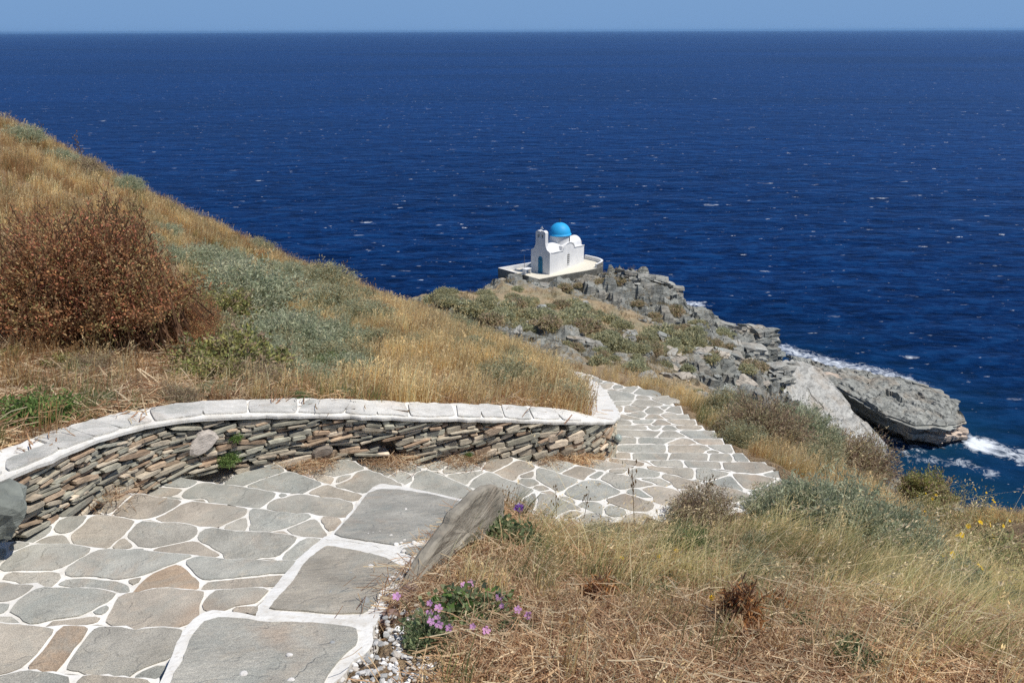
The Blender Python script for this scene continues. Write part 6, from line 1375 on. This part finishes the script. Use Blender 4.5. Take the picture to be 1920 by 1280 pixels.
# bank below and right of the stairs
Zl = [(1500, 1120, 280, 60, .7), (1250, 1060, 200, 50, .55), (1720, 1150, 220, 80, .6), (1080, 1020, 120, 35, .4), (1400, 1010, 200, 40, .3)]
P, d = sample(on_bankside, bank_z, (-.2, 8), (1.2, 8), 230, lambda a, b, d: gz(a, b, Zl)); scatter('long_grass', 'long wispy tan grass blown to the right on the bank', T_LONG, P, lean_rz(P, .95), sc_of(P, .3, .78))
T_WISP = [tuft('wisp', 870 + i, 7, .05, .55, .0013, [(.85, .76, .50), (.78, .66, .40), (.70, .62, .36)], .9, .9, .9, (.85, .72, .48), None, 6) for i in range(4)]
P, d = sample(on_bankside, bank_z, (-.2, 8), (1.2, 8), 34, lambda a, b, d: .1 + gz(a, b, [(1500, 1110, 420, 100, .7), (1150, 1070, 200, 50, .4)])); scatter('pale_wisps', 'single long pale grass stems arching over the bank', T_WISP, P, lean_rz(P, .8), sc_of(P, .4, .9))
P, d = sample(on_bankside, bank_z, (-.2, 9), (1.2, 12), 90, lambda a, b, d: .10 + gz(a, b, [(1600, 900, 260, 90, .9), (1440, 840, 160, 70, 1.), (1750, 1030, 160, 100, .9), (1900, 1060, 130, 80, .8), (1300, 770, 100, 40, .9), (1250, 1000, 300, 40, .2)])); scatter('golden_bank_grass', 'golden dry grass beside the stairs and along the brink', T_GOLD, P, lean_rz(P), sc_of(P, .45, .85))
P, d = sample(on_bankside, bank_z, (-.2, 9), (1.2, 12), 80, lambda a, b, d: .05 + gz(a, b, [(1700, 1040, 180, 80, .9), (1860, 1100, 120, 60, .7), (1500, 820, 120, 50, .6), (1650, 1030, 140, 50, .5), (1400, 1180, 200, 50, .35), (1180, 1100, 150, 50, .45)])); scatter('rusty_bank_grass', 'rusty dead grass patches on the bank', T_RUST, P, lean_rz(P), sc_of(P, .35, .75))
P, d = sample(on_bankside, bank_z, (-.2, 8.5), (1.2, 9), 110, lambda a, b, d: .06 + gz(a, b, [(1380, 1080, 260, 80, 1.), (1150, 1030, 200, 60, .9), (1750, 1200, 260, 90, .7), (1600, 1060, 240, 70, .7), (1360, 790, 100, 40, .8), (1250, 1000, 300, 40, .6)])); scatter('green_bank_grass', 'green blades showing through the dry grass of the bank', T_GRN, P, lean_rz(P, .6), sc_of(P, .45, .95))
P, d = sample(on_bankside, bank_z, (-.6, 4.5), (1.0, 5), 760, lambda a, b, d: .3 + gz(a, b, [(1150, 1200, 480, 110, .9), (1700, 1240, 300, 70, .5), (950, 1090, 160, 70, .8), (1500, 1250, 300, 60, .8), (1900, 1270, 300, 50, .6)]) - gz(a, b, [(730, 1240, 130, 80, 1.6)]), patch=.6); scatter('straw_litter', 'brown straw and dead stems littering the near bank', T_LIT, P, rng.uniform(0, 6.28, len(P)), sc_of(P, .6, 1.2))
# wisps of dead grass at the foot of the wall
P, d = sample(lambda x, y: (seg_dist(WEDGE, x, y) < .10) & ~inside(HILLPOLY, x, y), lambda x, y: np.interp(x, np.sort(basep[:, 0]), basep[np.argsort(basep[:, 0]), 2]), (-2.6, 1.2), (1.8, 6.2), 500, lambda a, b, d: gz(a, b, [(90, 990, 60, 30, .9), (185, 950, 30, 20, .7), (730, 866, 40, 12, 1.), (580, 872, 40, 12, .9), (1090, 862, 50, 14, .8), (1040, 865, 20, 10, .6), (860, 862, 30, 10, .3)]))
scatter('dead_grass_wisps', 'dead brown grass lodged at the foot of the wall', T_LIT, P, rng.uniform(0, 6.28, len(P)), sc_of(P, .7, 1.2))
# gravel
GRV = [rock_mesh('gravel_bit', (.022, .016, .012), 900 + i, 2, (0, 0, 0), .012, c_, NEARROCK, 1.3, 3.5) for i, c_ in enumerate([(.58, .57, .55), (.46, .42, .37), (.36, .36, .35), (.66, .65, .63)])]
P, d = sample(on_bankside, bank_z, (-.6, 2.4), (.9, 3.2), 4200, lambda a, b, d: gz(a, b, [(700, 1260, 100, 60, 1.), (770, 1190, 45, 50, .8), (810, 1100, 40, 60, .5), (860, 1260, 120, 40, .25)]) + .012, patch=0); scatter('gravel', 'white and grey gravel beside the kerb slabs at the bottom', GRV, P + np.array([0, 0, .004]), rng.uniform(0, 6.28, len(P)), rng.uniform(.25, 1.0, len(P)) ** 1.0)
# dry grass on the headland
T_FAR = [tuft('far_tuft', 860 + i, 26, .28, .32, .016, [(.40, .29, .15), (.34, .25, .13), (.30, .26, .15), (.44, .34, .19)], .1, .4, 0, None, None, 3) for i in range(3)]
n = 5200; u_ = rng.uniform(770, 1480, n); v_ = rng.uniform(520, 760, n); PP = []
for a, b in zip(u_, v_):
    if rng.random() > .12 + gz(np.array([a]), np.array([b]), [(870, 565, 80, 30, .6), (980, 590, 110, 40, .5), (1130, 620, 110, 40, .4), (1300, 640, 90, 30, .4), (1200, 690, 80, 30, .5), (1150, 525, 60, 16, .5)])[0]: continue
    p = head_hit(a, b)
    if p is not None: PP.append(p)
PP = np.array(PP); PP[:, 2] = head_z(PP[:, 0], PP[:, 1])[0]; scatter('headland_grass', 'sparse dry grass between rocks and shrubs on the headland', T_FAR, PP, rng.uniform(0, 6.28, len(PP)), sc_of(PP, .6, 1.3))
#--END--
